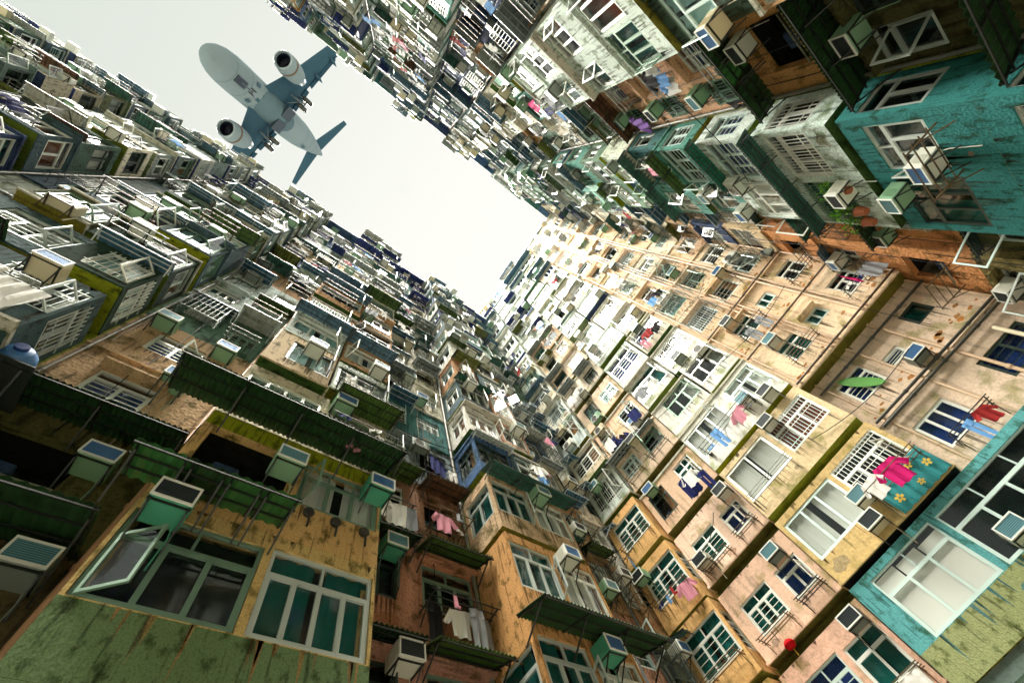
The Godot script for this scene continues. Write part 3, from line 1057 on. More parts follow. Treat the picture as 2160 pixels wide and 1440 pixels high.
func cell(W: Dictionary, st: Dictionary, k: int, wall: MB) -> void:
	var sp := spec(W, st, k)
	var a: float = st.s0
	var b: float = sp.get("s1", st.s1)
	var u0 := -b if W.flip else a
	var u1 := -a if W.flip else b
	var w := u1 - u0
	var yb := EYE + SILL - 0.95 + PITCH * k
	var wins := flip_list(W, sp.wins)
	var voids := flip_list(W, sp.voids)
	var d: float = sp.d
	var base := Transform3D(Basis(), Vector3(u0, yb, 0))
	var holes := []
	for q in wins + voids:
		holes.append(Rect2(q[0] - u0, q[2], q[1] - q[0], q[3] - q[2]))
	var front: Transform3D
	if sp.kind == "bay":
		wall.col = sp.soff
		panel(wall, base, w, PITCH, [])
		var mb := MB.new()
		mb.col = sp.paint
		var lo: float = sp.lo
		var H: float = PITCH - lo - sp.hi - 0.004
		var g := 0.05
		front = Transform3D(Basis(), Vector3(u0, yb, d))
		var hl := []
		for r in holes:
			var x0 := clampf(r.position.x, g + 0.06, w)
			var x1 := clampf(r.end.x, 0, w - g - 0.06)
			hl.append(Rect2(x0 - g, r.position.y - lo, x1 - x0, r.size.y))
		var fx := Transform3D(Basis(), Vector3(u0 + g, yb + lo, d))
		if sp.band != null and lo == 0.0:
			var y0: float = sp.band[0]
			var y1: float = sp.band[1]
			if y0 <= 0.0:
				mb.col = sp.band[2]
				panel(mb, fx, w - 2 * g, y1, [])
				mb.col = sp.paint
				for i in hl.size():
					hl[i] = Rect2(hl[i].position - Vector2(0, y1), hl[i].size)
				panel(mb, fx * Transform3D(Basis(), Vector3(0, y1, 0)), w - 2 * g, H - y1, hl)
				for i in hl.size():
					hl[i] = Rect2(hl[i].position + Vector2(0, y1), hl[i].size)
			else:
				mb.col = sp.band[2]
				var keep := []
				for r in hl:
					keep.append(Rect2(r.position, Vector2(r.size.x, minf(r.end.y, y0 - 0.01) - r.position.y)))
				panel(mb, fx * Transform3D(Basis(), Vector3(0, y0, 0)), w - 2 * g, H - y0, [])
				mb.col = sp.paint
				hl = keep
				panel(mb, fx, w - 2 * g, y0, hl)
		else:
			panel(mb, fx, w - 2 * g, H, hl)
		weather(mb, fx, w - 2 * g, H, hl, sp.paint)
		var no_void := wins.size()
		for i in hl.size():
			var r: Rect2 = hl[i]
			var c := fx * Vector3(r.position.x + r.size.x / 2, r.position.y + r.size.y / 2, -0.07)
			if i < no_void:
				put_window(W, Transform3D(Basis(), c), r.size.x, r.size.y, wins[i][4])
			else:
				void_room(mb, fx, r, d - 0.08, sp)
		# the two side faces
		for side in [-1.0, 1.0]:
			var B := Basis(Vector3.UP, side * PI / 2)
			var o := Vector3(u0 + g if side < 0 else u1 - g, yb + lo, 0.0 if side < 0 else d)
			var sx := Transform3D(B, o)
			var sh := []
			if sp.sides and d > 0.75 and rng.randf() < 0.85 and wins.size() > 0:
				sh.append(Rect2(0.16, 0.95 - lo, d - 0.32, 1.45))
			mb.col = sp.paint
			panel(mb, sx, d, H, sh)
			for r in sh:
				put_window(W, sx * Transform3D(Basis(), Vector3(r.position.x + r.size.x / 2, r.position.y + r.size.y / 2, -0.07)), r.size.x, r.size.y, style(2 if d > 1.0 else 1, 1, wins[0][4].fc, wins[0][4].bk, wins[0][4].grille).merged({"open": -1}, true))
		var hi_roll := rng.randf()
		mb.col = sp.soff
		mb.quad(fx * Vector3(0, 0, 0), fx * Vector3(w - 2 * g, 0, 0), fx * Vector3(w - 2 * g, 0, -d), fx * Vector3(0, 0, -d), Vector3(0, -1, 0))
		mb.col = sp.paint
		mb.quad(fx * Vector3(0, H, 0), fx * Vector3(w - 2 * g, H, 0), fx * Vector3(w - 2 * g, H, -d), fx * Vector3(0, H, -d), Vector3(0, 1, 0))
		if (sp.hi > 0.05 or rng.randf() < 0.6) and not sp.has("hero"):                # a thin slab edge over the bay
			mb.col = sp.paint if rng.randf() < 0.4 else jit(S(196, 194, 178))
			mb.box(fx * Vector3((w - 2 * g) / 2, H - 0.06, -d / 2 + 0.03), Vector3(w - 2 * g + 0.1, 0.1, d + 0.07 + 0.4 * float(int(hi_roll * 3.0) == 0)))
		if lo > 0.1 and rng.randf() < 0.5:
			mb.box(fx * Vector3((w - 2 * g) / 2, 0.05, -d / 2 + 0.03), Vector3(w - 2 * g + 0.07, 0.09, d + 0.05))
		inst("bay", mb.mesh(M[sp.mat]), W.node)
	else:
		front = Transform3D(Basis(), Vector3(u0, yb, d))
		wall.col = sp.paint
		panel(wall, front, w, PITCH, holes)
		weather(wall, front, w, PITCH, holes, sp.paint)
		if W.id == "E" and k > 1 and k < 9:
			for i in 26:
				patch(wall, front, rng.randf_range(0.2, w - 0.2), clampf(0.45 + rng.randfn() * 0.16, 0.15, 0.85), rng.randf_range(0.03, 0.11), jit(S(178, 124, 70), 0.3))
		if d > 0.01:
			for side in [-1.0, 1.0]:
				var x := u0 if side < 0 else u1
				wall.quad(Vector3(x, yb, 0), Vector3(x, yb, d), Vector3(x, yb + PITCH, d), Vector3(x, yb + PITCH, 0), Vector3(side, 0, 0))
			wall.col = sp.soff
			wall.quad(Vector3(u0, yb, 0), Vector3(u1, yb, 0), Vector3(u1, yb, d), Vector3(u0, yb, d), Vector3(0, -1, 0))
		for i in holes.size():
			var r: Rect2 = holes[i]
			if i < wins.size():
				put_window(W, front * Transform3D(Basis(), Vector3(r.position.x + r.size.x / 2, r.position.y + r.size.y / 2, -0.08)), r.size.x, r.size.y, wins[i][4])
			else:
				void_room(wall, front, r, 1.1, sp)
		wall.col = sp.paint
		if rng.randf() < 0.75:                                 # storey ledge
			wall.box(Vector3((u0 + u1) / 2, yb + 0.05, d + 0.04), Vector3(w - 0.01, 0.1, 0.08))
		for q in wins:                                         # hood over the window
			if rng.randf() < 0.45:
				wall.box(Vector3((q[0] + q[1]) / 2, yb + q[3] + 0.1, d + 0.14), Vector3(q[1] - q[0] + 0.2, 0.07, 0.28))
	if sp.kind == "bay":
		front = Transform3D(Basis(), Vector3(u0, yb, d))
	for q in flip_list(W, sp.awns):
		W.awns.append({"xf": Transform3D(Basis(), Vector3((q[0] + q[1]) / 2, yb + q[2], d)), "w": q[1] - q[0], "depth": q[3], "drop": q[4], "c": q[5], "d": d})
	for q in sp.acs:
		var u: float = -q[0] if W.flip else q[0]
		ac_jobs.append({"W": W, "st": st, "k": k, "xf": W.xf * Transform3D(Basis(), Vector3(u, yb + q[1], d - 0.02)), "c": q[2], "coil": pick([0, 0, 1, 2, 2, 3, 3]) if k > 2 else pick([0, 1, 1, 2]), "under": sp.awns.size() > 0, "low": q[1] < 1.3})
	for q in flip_list(W, sp.racks):
		rack(W, st, k, q[0], q[1], yb + q[2], d, q[3], q[4])
	for q in flip_list(W, sp.cages):
		cage(W, q[0], q[1], yb + q[2], yb + q[3], d, q[4])
	for q in sp.pots:
		pot_jobs.append({"W": W, "st": st, "k": k, "xf": W.xf * Transform3D(Basis(), Vector3(-q[0] if W.flip else q[0], yb + q[1], d + 0.2))})


func void_room(mb: MB, xf: Transform3D, r: Rect2, deep: float, sp: Dictionary) -> void:   # an unglazed opening with the space behind it
	var keep := mb.col
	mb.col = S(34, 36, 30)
	var a := r.position - Vector2(0.25, 0.3)
	var b := r.end + Vector2(0.25, 0.15)
	var z0 := -0.21
	var z1 := -deep
	var P := func(x: float, y: float, z: float) -> Vector3: return xf * Vector3(x, y, z)
	mb.quad(P.call(a.x, a.y, z1), P.call(b.x, a.y, z1), P.call(b.x, b.y, z1), P.call(a.x, b.y, z1), Vector3(0, 0, 1))
	mb.quad(P.call(a.x, a.y, z0), P.call(b.x, a.y, z0), P.call(b.x, a.y, z1), P.call(a.x, a.y, z1), Vector3(0, 1, 0))
	mb.quad(P.call(a.x, b.y, z0), P.call(b.x, b.y, z0), P.call(b.x, b.y, z1), P.call(a.x, b.y, z1), Vector3(0, -1, 0))
	mb.quad(P.call(a.x, a.y, z0), P.call(a.x, b.y, z0), P.call(a.x, b.y, z1), P.call(a.x, a.y, z1), Vector3(1, 0, 0))
	mb.quad(P.call(b.x, a.y, z0), P.call(b.x, b.y, z0), P.call(b.x, b.y, z1), P.call(b.x, a.y, z1), Vector3(-1, 0, 0))
	mb.col = S(150, 150, 130)
	mb.bar(xf * Vector3(r.position.x, r.position.y + 0.06, 0.03), xf * Vector3(r.end.x, r.position.y + 0.06, 0.03), 0.03)
	mb.col = S(60, 80, 110)
	mb.cbox(xf * Vector3(r.position.x + r.size.x * 0.35, r.position.y + 0.35, -0.45), Vector3(0.5, 0.7, 0.35), 0.03)
	mb.col = S(120, 90, 60)
	mb.cbox(xf * Vector3(r.position.x + r.size.x * 0.75, r.position.y + 0.2, -0.5), Vector3(0.4, 0.5, 0.3), 0.03)
	mb.col = keep


func rack(W: Dictionary, st: Dictionary, k: int, u0: float, u1: float, y: float, d: float, reach: float, laden: bool) -> void:
	var w := snappedf(u1 - u0, 0.1)
	var rr := snappedf(reach, 0.1)
	var tone: int = pick([0, 1, 2])
	var key := "rack%.1f_%.1f_%d" % [w, rr, tone]
	if not mesh_cache.has(key):
		var mb := MB.new()
		mb.col = [S(40, 44, 44), S(128, 134, 130), S(96, 80, 58)][tone]
		for x in [-w / 2, w / 2]:
			mb.bar(Vector3(x, 0, 0), Vector3(x, 0.06, rr), 0.03)
			mb.bar(Vector3(x, -0.35, 0), Vector3(x, 0.03, rr * 0.6), 0.022)
		for i in 4:
			var t := 0.25 + 0.25 * i
			mb.bar(Vector3(-w / 2 - 0.1, 0.06 * t + 0.02, rr * t), Vector3(w / 2 + 0.1, 0.06 * t + 0.02, rr * t), 0.022)
		mesh_cache[key] = mb.mesh(M.metal)
	var xf := Transform3D(Basis(), Vector3((u0 + u1) / 2, y, d))
	W.racks.append({"xf": xf, "m": mesh_cache[key]})
	if laden:
		var n := rng.randi_range(2, 5)
		for i in n:
			var kind: String = pick(["shirt", "shirt", "shirt", "trousers", "towel", "trousers", "bra", "sock", "bedsheet" if w > 1.4 else "towel"])
			var t: float = pick([0.5, 0.75, 1.0])
			var x := -w / 2 + w * (i + 0.5) / n
			cloth_jobs.append({"W": W, "st": st, "k": k, "kind": kind, "dye": pick(DYES) if kind != "bedsheet" else pick(["white", "grey", "sky blue", "white"]), "xf": W.xf * xf * Transform3D(Basis(Vector3.UP, rng.randf_range(-0.35, 0.35)), Vector3(x, 0.06 * t + 0.004, rr * t))})


func cage(W: Dictionary, u0: float, u1: float, y0: float, y1: float, d: float, reach: float) -> void:
	var w := snappedf(u1 - u0, 0.1)
	var h := snappedf(y1 - y0, 0.1)
	var r := snappedf(reach, 0.1)
	var key := "cage%.1f_%.1f_%.1f" % [w, h, r]
	if not mesh_cache.has(key):
		var mb := MB.new()
		mb.col = S(84, 94, 88)
		for y in [0.0, 0.5, 1.0]:
			var yy: float = h * y
			mb.bar(Vector3(-w / 2, yy, 0), Vector3(-w / 2, yy, r), 0.022)
			mb.bar(Vector3(w / 2, yy, 0), Vector3(w / 2, yy, r), 0.022)
			mb.bar(Vector3(-w / 2, yy, r), Vector3(w / 2, yy, r), 0.022)
		var n := int(w / 0.14)
		for i in n + 1:
			var x := -w / 2 + w * i / n
			mb.bar(Vector3(x, 0, r), Vector3(x, h, r), 0.014)
			if i % 2 == 0:
				mb.bar(Vector3(x, 0, 0), Vector3(x, 0, r), 0.014)
				mb.bar(Vector3(x, h, 0), Vector3(x, h, r), 0.014)
		for i in int(r / 0.14):
			for x in [-w / 2, w / 2]:
				mb.bar(Vector3(x, 0, 0.14 * (i + 1)), Vector3(x, h, 0.14 * (i + 1)), 0.014)
		mesh_cache[key] = mb.mesh(M.metal)
	W.cages.append({"xf": Transform3D(Basis(), Vector3((u0 + u1) / 2, y0, d)), "m": mesh_cache[key]})


# ------------------------------------------------------------------ a block: its walls, bays, windows and fittings
func block(id: String, called: String, label: String, xf: Transform3D, flip: bool, stacks: Array, rows: int) -> Dictionary:
	var W := {"id": id, "flip": flip, "xf": xf, "node": hold(called, self, xf), "wins": [], "awns": [], "racks": [], "cages": [], "stacks": stacks}
	W.word = {"L": "left block", "R": "right block", "E": "end block"}[id]
	tag(W.node, label, "building", "apartment blocks round the courtyard")
	var top := EYE + SILL - 0.95 + PITCH * rows
	var lo_u := 1e9
	var hi_u := -1e9
	for i in stacks.size():
		var st: Dictionary = stacks[i]
		st.from_end = stacks.size() - 1 - i
		var u0: float = -st.s1 if flip else st.s0
		var u1: float = -st.s0 if flip else st.s1
		lo_u = minf(lo_u, u0)
		hi_u = maxf(hi_u, u1)
		var wall := MB.new()
		wall.col = jit(col8(PEACH[1]))
		var y0 := EYE + SILL - 0.95 - PITCH
		panel(wall, Transform3D(Basis(), Vector3(u0, 0, 0)), u1 - u0, y0, [])
		for k in range(-1, rows):
			var key := "%s_%s_%d" % [id, st.name, k]
			if st.kind == "bay" and st.s1 - st.s0 > 3.0 and st.s0 > -27.0 and not HERO.has(key) and rng.randf() < 0.85:
				var mid: float = lerpf(st.s0, st.s1, rng.randf_range(0.42, 0.58))
				var p: Dictionary = st.duplicate()
				p.s1 = mid
				var q: Dictionary = st.duplicate()
				q.s0 = mid
				cell(W, p, k, wall)
				cell(W, q, k, wall)
			else:
				cell(W, st, k, wall)
		# the eave over the stack
		wall.col = jit(col8(pick(COOL)))
		var e: float = {"L": 0.9, "R": 1.05, "E": 0.6}[id] + rng.randf_range(-0.12, 0.12)
		wall.box(Vector3((u0 + u1) / 2, top + 0.1, e / 2), Vector3(u1 - u0 - 0.02, 0.2, e))
		wall.col = jit(col8(pick(PALE)))
		wall.box(Vector3((u0 + u1) / 2, top + 0.6, e - 0.12), Vector3(u1 - u0 - 0.02, rng.randf_range(0.7, 1.0), 0.15))
		inst("wall", wall.mesh(M.clean if id == "E" else M.plaster), W.node)
	var core := MB.new()
	core.col = S(150, 140, 120)
	core.box(Vector3((lo_u + hi_u) / 2, top / 2, -5.0), Vector3(hi_u - lo_u, top - 0.02, 6.6))
	core.box(Vector3((lo_u + hi_u) / 2, top + 0.1, -4.1), Vector3(hi_u - lo_u + 0.02, 0.24, 8.2))
	core.box(Vector3(lo_u + 0.1, top / 2, -0.9), Vector3(0.2, top - 0.1, 1.78))
	core.box(Vector3(hi_u - 0.1, top / 2, -0.9), Vector3(0.2, top - 0.1, 1.78))
	inst("rear_wall", core.mesh(M.plaster), W.node)
	return W


func px(W: Dictionary, xf: Transform3D, size: float) -> float:
	var p: Vector3 = (W.xf * xf).origin
	if not in_frame(p, 40.0):
		return 0.0
	return shown(p).z * size


func fit_out(W: Dictionary) -> void:
	# windows: those that show largest one by one, the others as one mass
	for r in W.wins:
		r.px = px(W, r.xf, sqrt(r.w * r.h))
	W.wins.sort_custom(func(p, q): return p.px > q.px)
	var fr := MB.new()
	var pn := MB.new()
	var bk := MB.new()
	for i in W.wins.size():
		var r: Dictionary = W.wins[i]
		var m := window_mesh(r.w, r.h, r.s)
		if i < 296 and r.px > 0.0:
			if r.px > 15.0:
				var o := hold("window", W.node, r.xf)
				inst("frame", m.fm, o)
				inst("pane", m.pm, o)
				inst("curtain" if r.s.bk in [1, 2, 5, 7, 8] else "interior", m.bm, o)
				if r.s.open >= 0:
					var sw: float = (r.w - 0.11) / r.s.n
					var sh: float = r.h * (0.66 if r.s.t > 0 else 0.92)
					var sm := sash_mesh(snappedf(sw, 0.1), snappedf(sh, 0.1), r.s.fc)
					var left: bool = r.s.open == 1
					var x: float = -r.w / 2 + 0.06 if left else r.w / 2 - 0.06
					var ang: float = r.s.get("ang", rng.randf_range(0.9, 1.5))
					var B := Basis(Vector3.UP, -ang if left else PI + ang)
					var leaf := hold("casement", o, Transform3D(B, Vector3(x, -r.h * 0.16 if r.s.t > 0 else 0.0, 0.06)))
					var am := ArrayMesh.new()
					leaf.queue_free()
					o.remove_child(leaf)
					for q in 2:
						var arr: Array = sm[q].surface_get_arrays(0)
						am.add_surface_from_arrays(Mesh.PRIMITIVE_TRIANGLES, arr)
						am.surface_set_material(q, sm[q].surface_get_material(0))
					inst("open_casement", am, o, leaf.transform)
			else:
				inst("window", m.all, W.node, r.xf)
		else:
			fr.add(m.f, r.xf)
			pn.add(m.p, r.xf)
			bk.add(m.b, r.xf)
	var am2 := ArrayMesh.new()
	fr.into(am2, M.metal)
	pn.into(am2, M.glass)
	bk.into(am2, M.room)
	var mass := inst("far_windows", am2, W.node)
	mass.set_meta("kind", "stuff")
	# awnings
	for r in W.awns:
		var size := px(W, r.xf, r.w)
		var fine: bool = size > 60.0
		var clear_one: bool = r.c < 0
		var m := awning_mesh(r.w, r.depth, r.drop, 11 if clear_one else r.c, fine)
		var o := hold("awning", W.node, r.xf)
		var sheet := inst("sheet", m[0], o)
		inst("bracket", m[1], o)
		if clear_one:
			var mm: Material = M.clear_sheet
			sheet.set_surface_override_material(0, mm)
	for r in W.racks:
		inst("drying_rack", r.m, W.node, r.xf)
	for r in W.cages:
		inst("window_cage", r.m, W.node, r.xf)


func pipe(W: Dictionary, pts: Array, r: float, c: Color, collars := true) -> void:
	var mb := MB.new()
	mb.col = c
	mb.tube(pts, r, 7)
	if collars:
		for i in pts.size() - 1:
			var a: Vector3 = pts[i]
			var b: Vector3 = pts[i + 1]
			var n := int(a.distance_to(b) / 1.4)
			for j in range(1, n):
				var p := a.lerp(b, float(j) / n)
				var dd := (b - a).normalized() * 0.05
				mb.tube([p - dd, p + dd], r * 1.35, 7)
	inst("drain_pipe", mb.mesh(M.paint), W.node)


func cable(W: Dictionary, a: Vector3, b: Vector3, sag: float) -> void:
	var mb := MB.new()
	mb.col = S(20, 22, 22)
	var pts := []
	for i in 9:
		var t := i / 8.0
		pts.append(a.lerp(b, t) + Vector3(0, -sag * 4.0 * t * (1.0 - t), 0))
	mb.tube(pts, 0.014, 5)
	inst("cable", mb.mesh(M.paint), W.node)


func where(W: Dictionary, st: Dictionary, k: int) -> String:
	if W.id == "E":
		return "%s row up, %s, end block" % [ORD[k + 1], st.phrase]
	return "%s row up, %s stack from corner, %s" % [ORD[k + 1], NTH[st.from_end], W.word]


func unique(tries: Array) -> String:
	for t in tries:
		if not used_labels.has(t):
			used_labels[t] = true
			return t
	return tries[0]


func hang_air_conditioners() -> void:
	var jobs := []
	for j in ac_jobs:
		j.px = shown(j.xf.origin).z if in_frame(j.xf.origin, 25.0) else 0.0
		if j.px > 0.0:
			jobs.append(j)
	jobs.sort_custom(func(p, q): return p.px > q.px)
	var cols := ["white", "pale green", "cream", "grey", "teal"]
	var coils := ["blue", "dark", "slate", "round"]
	var rest := []
	var proto := {}
	for i in jobs.size():
		var j: Dictionary = jobs[i]
		var m := ac_meshes(j.c, j.coil)
		if i >= 296:
			rest.append(j)
			continue
		var o: Node3D
		if j.px > 17.0:
			var key := "%d_%d" % [j.c, j.coil]
			if proto.has(key):
				o = proto[key].duplicate()
				o.name = numbered("air_conditioner")
				o.transform = j.xf
				add_child(o, true)
			else:
				o = hold("air_conditioner", self, j.xf)
				inst("casing", m[0], o)
				inst("front_frame", m[1], o)
				inst("coil_grille", m[2], o)
				inst("bracket", m[3], o)
				proto[key] = o
		else:
			o = inst("air_conditioner", m[4], self, j.xf)
		var wh := where(j.W, j.st, j.k)
		var low := "below sill" if j.low else "beside window"
		tag(o, unique(["%s air conditioner %s, %s" % [cols[j.c], low, wh], "%s %s-faced air conditioner, %s" % [cols[j.c], coils[j.coil], wh], "%s air conditioner on bracket, %s" % [cols[j.c], wh], "further %s air conditioner, %s" % [cols[j.c], wh]]), "air conditioner", "air conditioners on the facades")
	if rest.size() > 0:
		var ms := [MB.new(), MB.new(), MB.new()]
		var am := ArrayMesh.new()
		for j in rest:
			ms[0].col = [S(214, 216, 204), S(136, 176, 142), S(206, 196, 164), S(128, 140, 132), S(70, 150, 120)][j.c]
			ms[0].box(j.xf * Vector3(0, 0.22, 0.3), Vector3(0.66, 0.44, 0.6), j.xf.basis)
			ms[1].col = S(60, 84, 110)
			ms[1].box(j.xf * Vector3(0, 0.22, 0.605), Vector3(0.56, 0.34, 0.02), j.xf.basis)
		ms[0].into(am, M.paint)
		ms[1].into(am, M.coil)
		var o := inst("far_air_conditioners", am, self)
		o.set_meta("kind", "stuff")
		tag(o, "tiny far air conditioners near the tops of the facades", "air conditioners", "air conditioners on the facades")


func hang_washing() -> void:
	var jobs := []
	for j in cloth_jobs:
		j.px = shown(j.xf.origin).z if in_frame(j.xf.origin, 25.0) else 0.0
		if j.px > 6.0:
			jobs.append(j)
	jobs.sort_custom(func(p, q): return p.px > q.px)
	for i in mini(jobs.size(), 280):
		var j: Dictionary = jobs[i]
		var o := inst(j.kind, cloth_mesh(j.kind, j.dye), self, j.xf)
		var wh := where(j.W, j.st, j.k)
		var what := "%s %s" % [j.dye, j.kind]
		tag(o, unique(["%s hung on rack, %s" % [what, wh], "second %s hung on rack, %s" % [what, wh], "third %s hung on rack, %s" % [what, wh], "fourth %s hung on rack, %s" % [what, wh]]), j.kind, "washing hung out on the facades")


func garment(kind: String, dye: String, at: Vector3, turn: float, size: float, label: String) -> void:
	var o := inst(kind, cloth_mesh(kind, dye), self, Transform3D(Basis(Vector3.UP, turn).scaled(Vector3.ONE * size), at))
	tag(o, label, kind, "washing hung out on the facades")
	used_labels[label] = true


func pots() -> void:
	var mb := MB.new()
	mb.col = S(150, 84, 52)
	mb.lathe([[0.0, 0.0, 0.0], [0.0, 0.11, 0.0], [0.26, 0.16, 0.0], [0.28, 0.17, 0.0], [0.27, 0.14, 0.0], [0.24, 0.13, 0.0], [0.24, 0.0, 0.0]], 12, Transform3D(Basis(Vector3.RIGHT, -PI / 2), Vector3.ZERO))
	var pm := mb.mesh(M.paint)
	for j in pot_jobs:
		var o := hold("potted_plant", self, j.xf)
		inst("pot", pm, o)
		var lf := MB.new()
		for i in 60:
			lf.col = jit(pick([S(90, 150, 40), S(60, 120, 40), S(130, 180, 60)]), 0.2)
			var B := Basis(Vector3.UP, rng.randf() * TAU) * Basis(Vector3.RIGHT, rng.randf_range(-0.6, 0.9))
			var c := Vector3(rng.randfn() * 0.16, 0.42 + rng.randf() * 0.5, rng.randfn() * 0.16)
			var l := rng.randf_range(0.1, 0.2)
			lf.quad(c, c + B * Vector3(0.035, 0.02, l * 0.5), c + B * Vector3(0, 0, l), c + B * Vector3(-0.035, 0.02, l * 0.5), Vector3.UP)
		inst("foliage", lf.mesh(M.leaf), o)
		var st := MB.new()
		st.col = S(70, 80, 40)
		for i in 5:
			st.tube([Vector3(0, 0.22, 0), Vector3(rng.randfn() * 0.06, 0.5, rng.randfn() * 0.06), Vector3(rng.randfn() * 0.14, 0.8, rng.randfn() * 0.14)], 0.008, 4)
		inst("stem", st.mesh(M.leaf), o)
		tag(o, unique(["green potted plant on teal bay ledge, %s" % where(j.W, j.st, j.k), "second green potted plant on ledge, %s" % where(j.W, j.st, j.k), "third green potted plant on ledge, %s" % where(j.W, j.st, j.k)]), "potted plant", "potted plants")


# ------------------------------------------------------------------ the airliner overhead
func wing_shape(mb: MB, secs: Array) -> void:              # secs: [x, y, z_front, chord, thickness]
	var prof := [[0.0, 0.0], [0.04, 0.45], [0.15, 0.85], [0.35, 1.0], [0.65, 0.7], [1.0, 0.06], [1.0, -0.06], [0.65, -0.4], [0.35, -0.55], [0.12, -0.5], [0.03, -0.3]]
	var rings := []
	for s in secs:
		var ring := []
		for q in prof:
			ring.append(Vector3(s[0], s[1] + q[1] * s[4] * 0.5, s[2] + q[0] * s[3]))
		rings.append(ring)
	for i in rings.size() - 1:
		for j in prof.size():
			var a: Vector3 = rings[i][j]
			var b: Vector3 = rings[i][(j + 1) % prof.size()]
			var c: Vector3 = rings[i + 1][(j + 1) % prof.size()]
			var d: Vector3 = rings[i + 1][j]
			var mid := Vector3(secs[i][0], secs[i][1], secs[i][2] + secs[i][3] * 0.4)
			mb.quad(a, b, c, d, (a + b) * 0.5 - mid)
	for e in [0, rings.size() - 1]:
		for j in range(1, prof.size() - 1):
			mb.tri(rings[e][0], rings[e][j], rings[e][j + 1], Vector3(1 if e > 0 else -1, 0, 0) * signf(secs[1][0] - secs[0][0]))


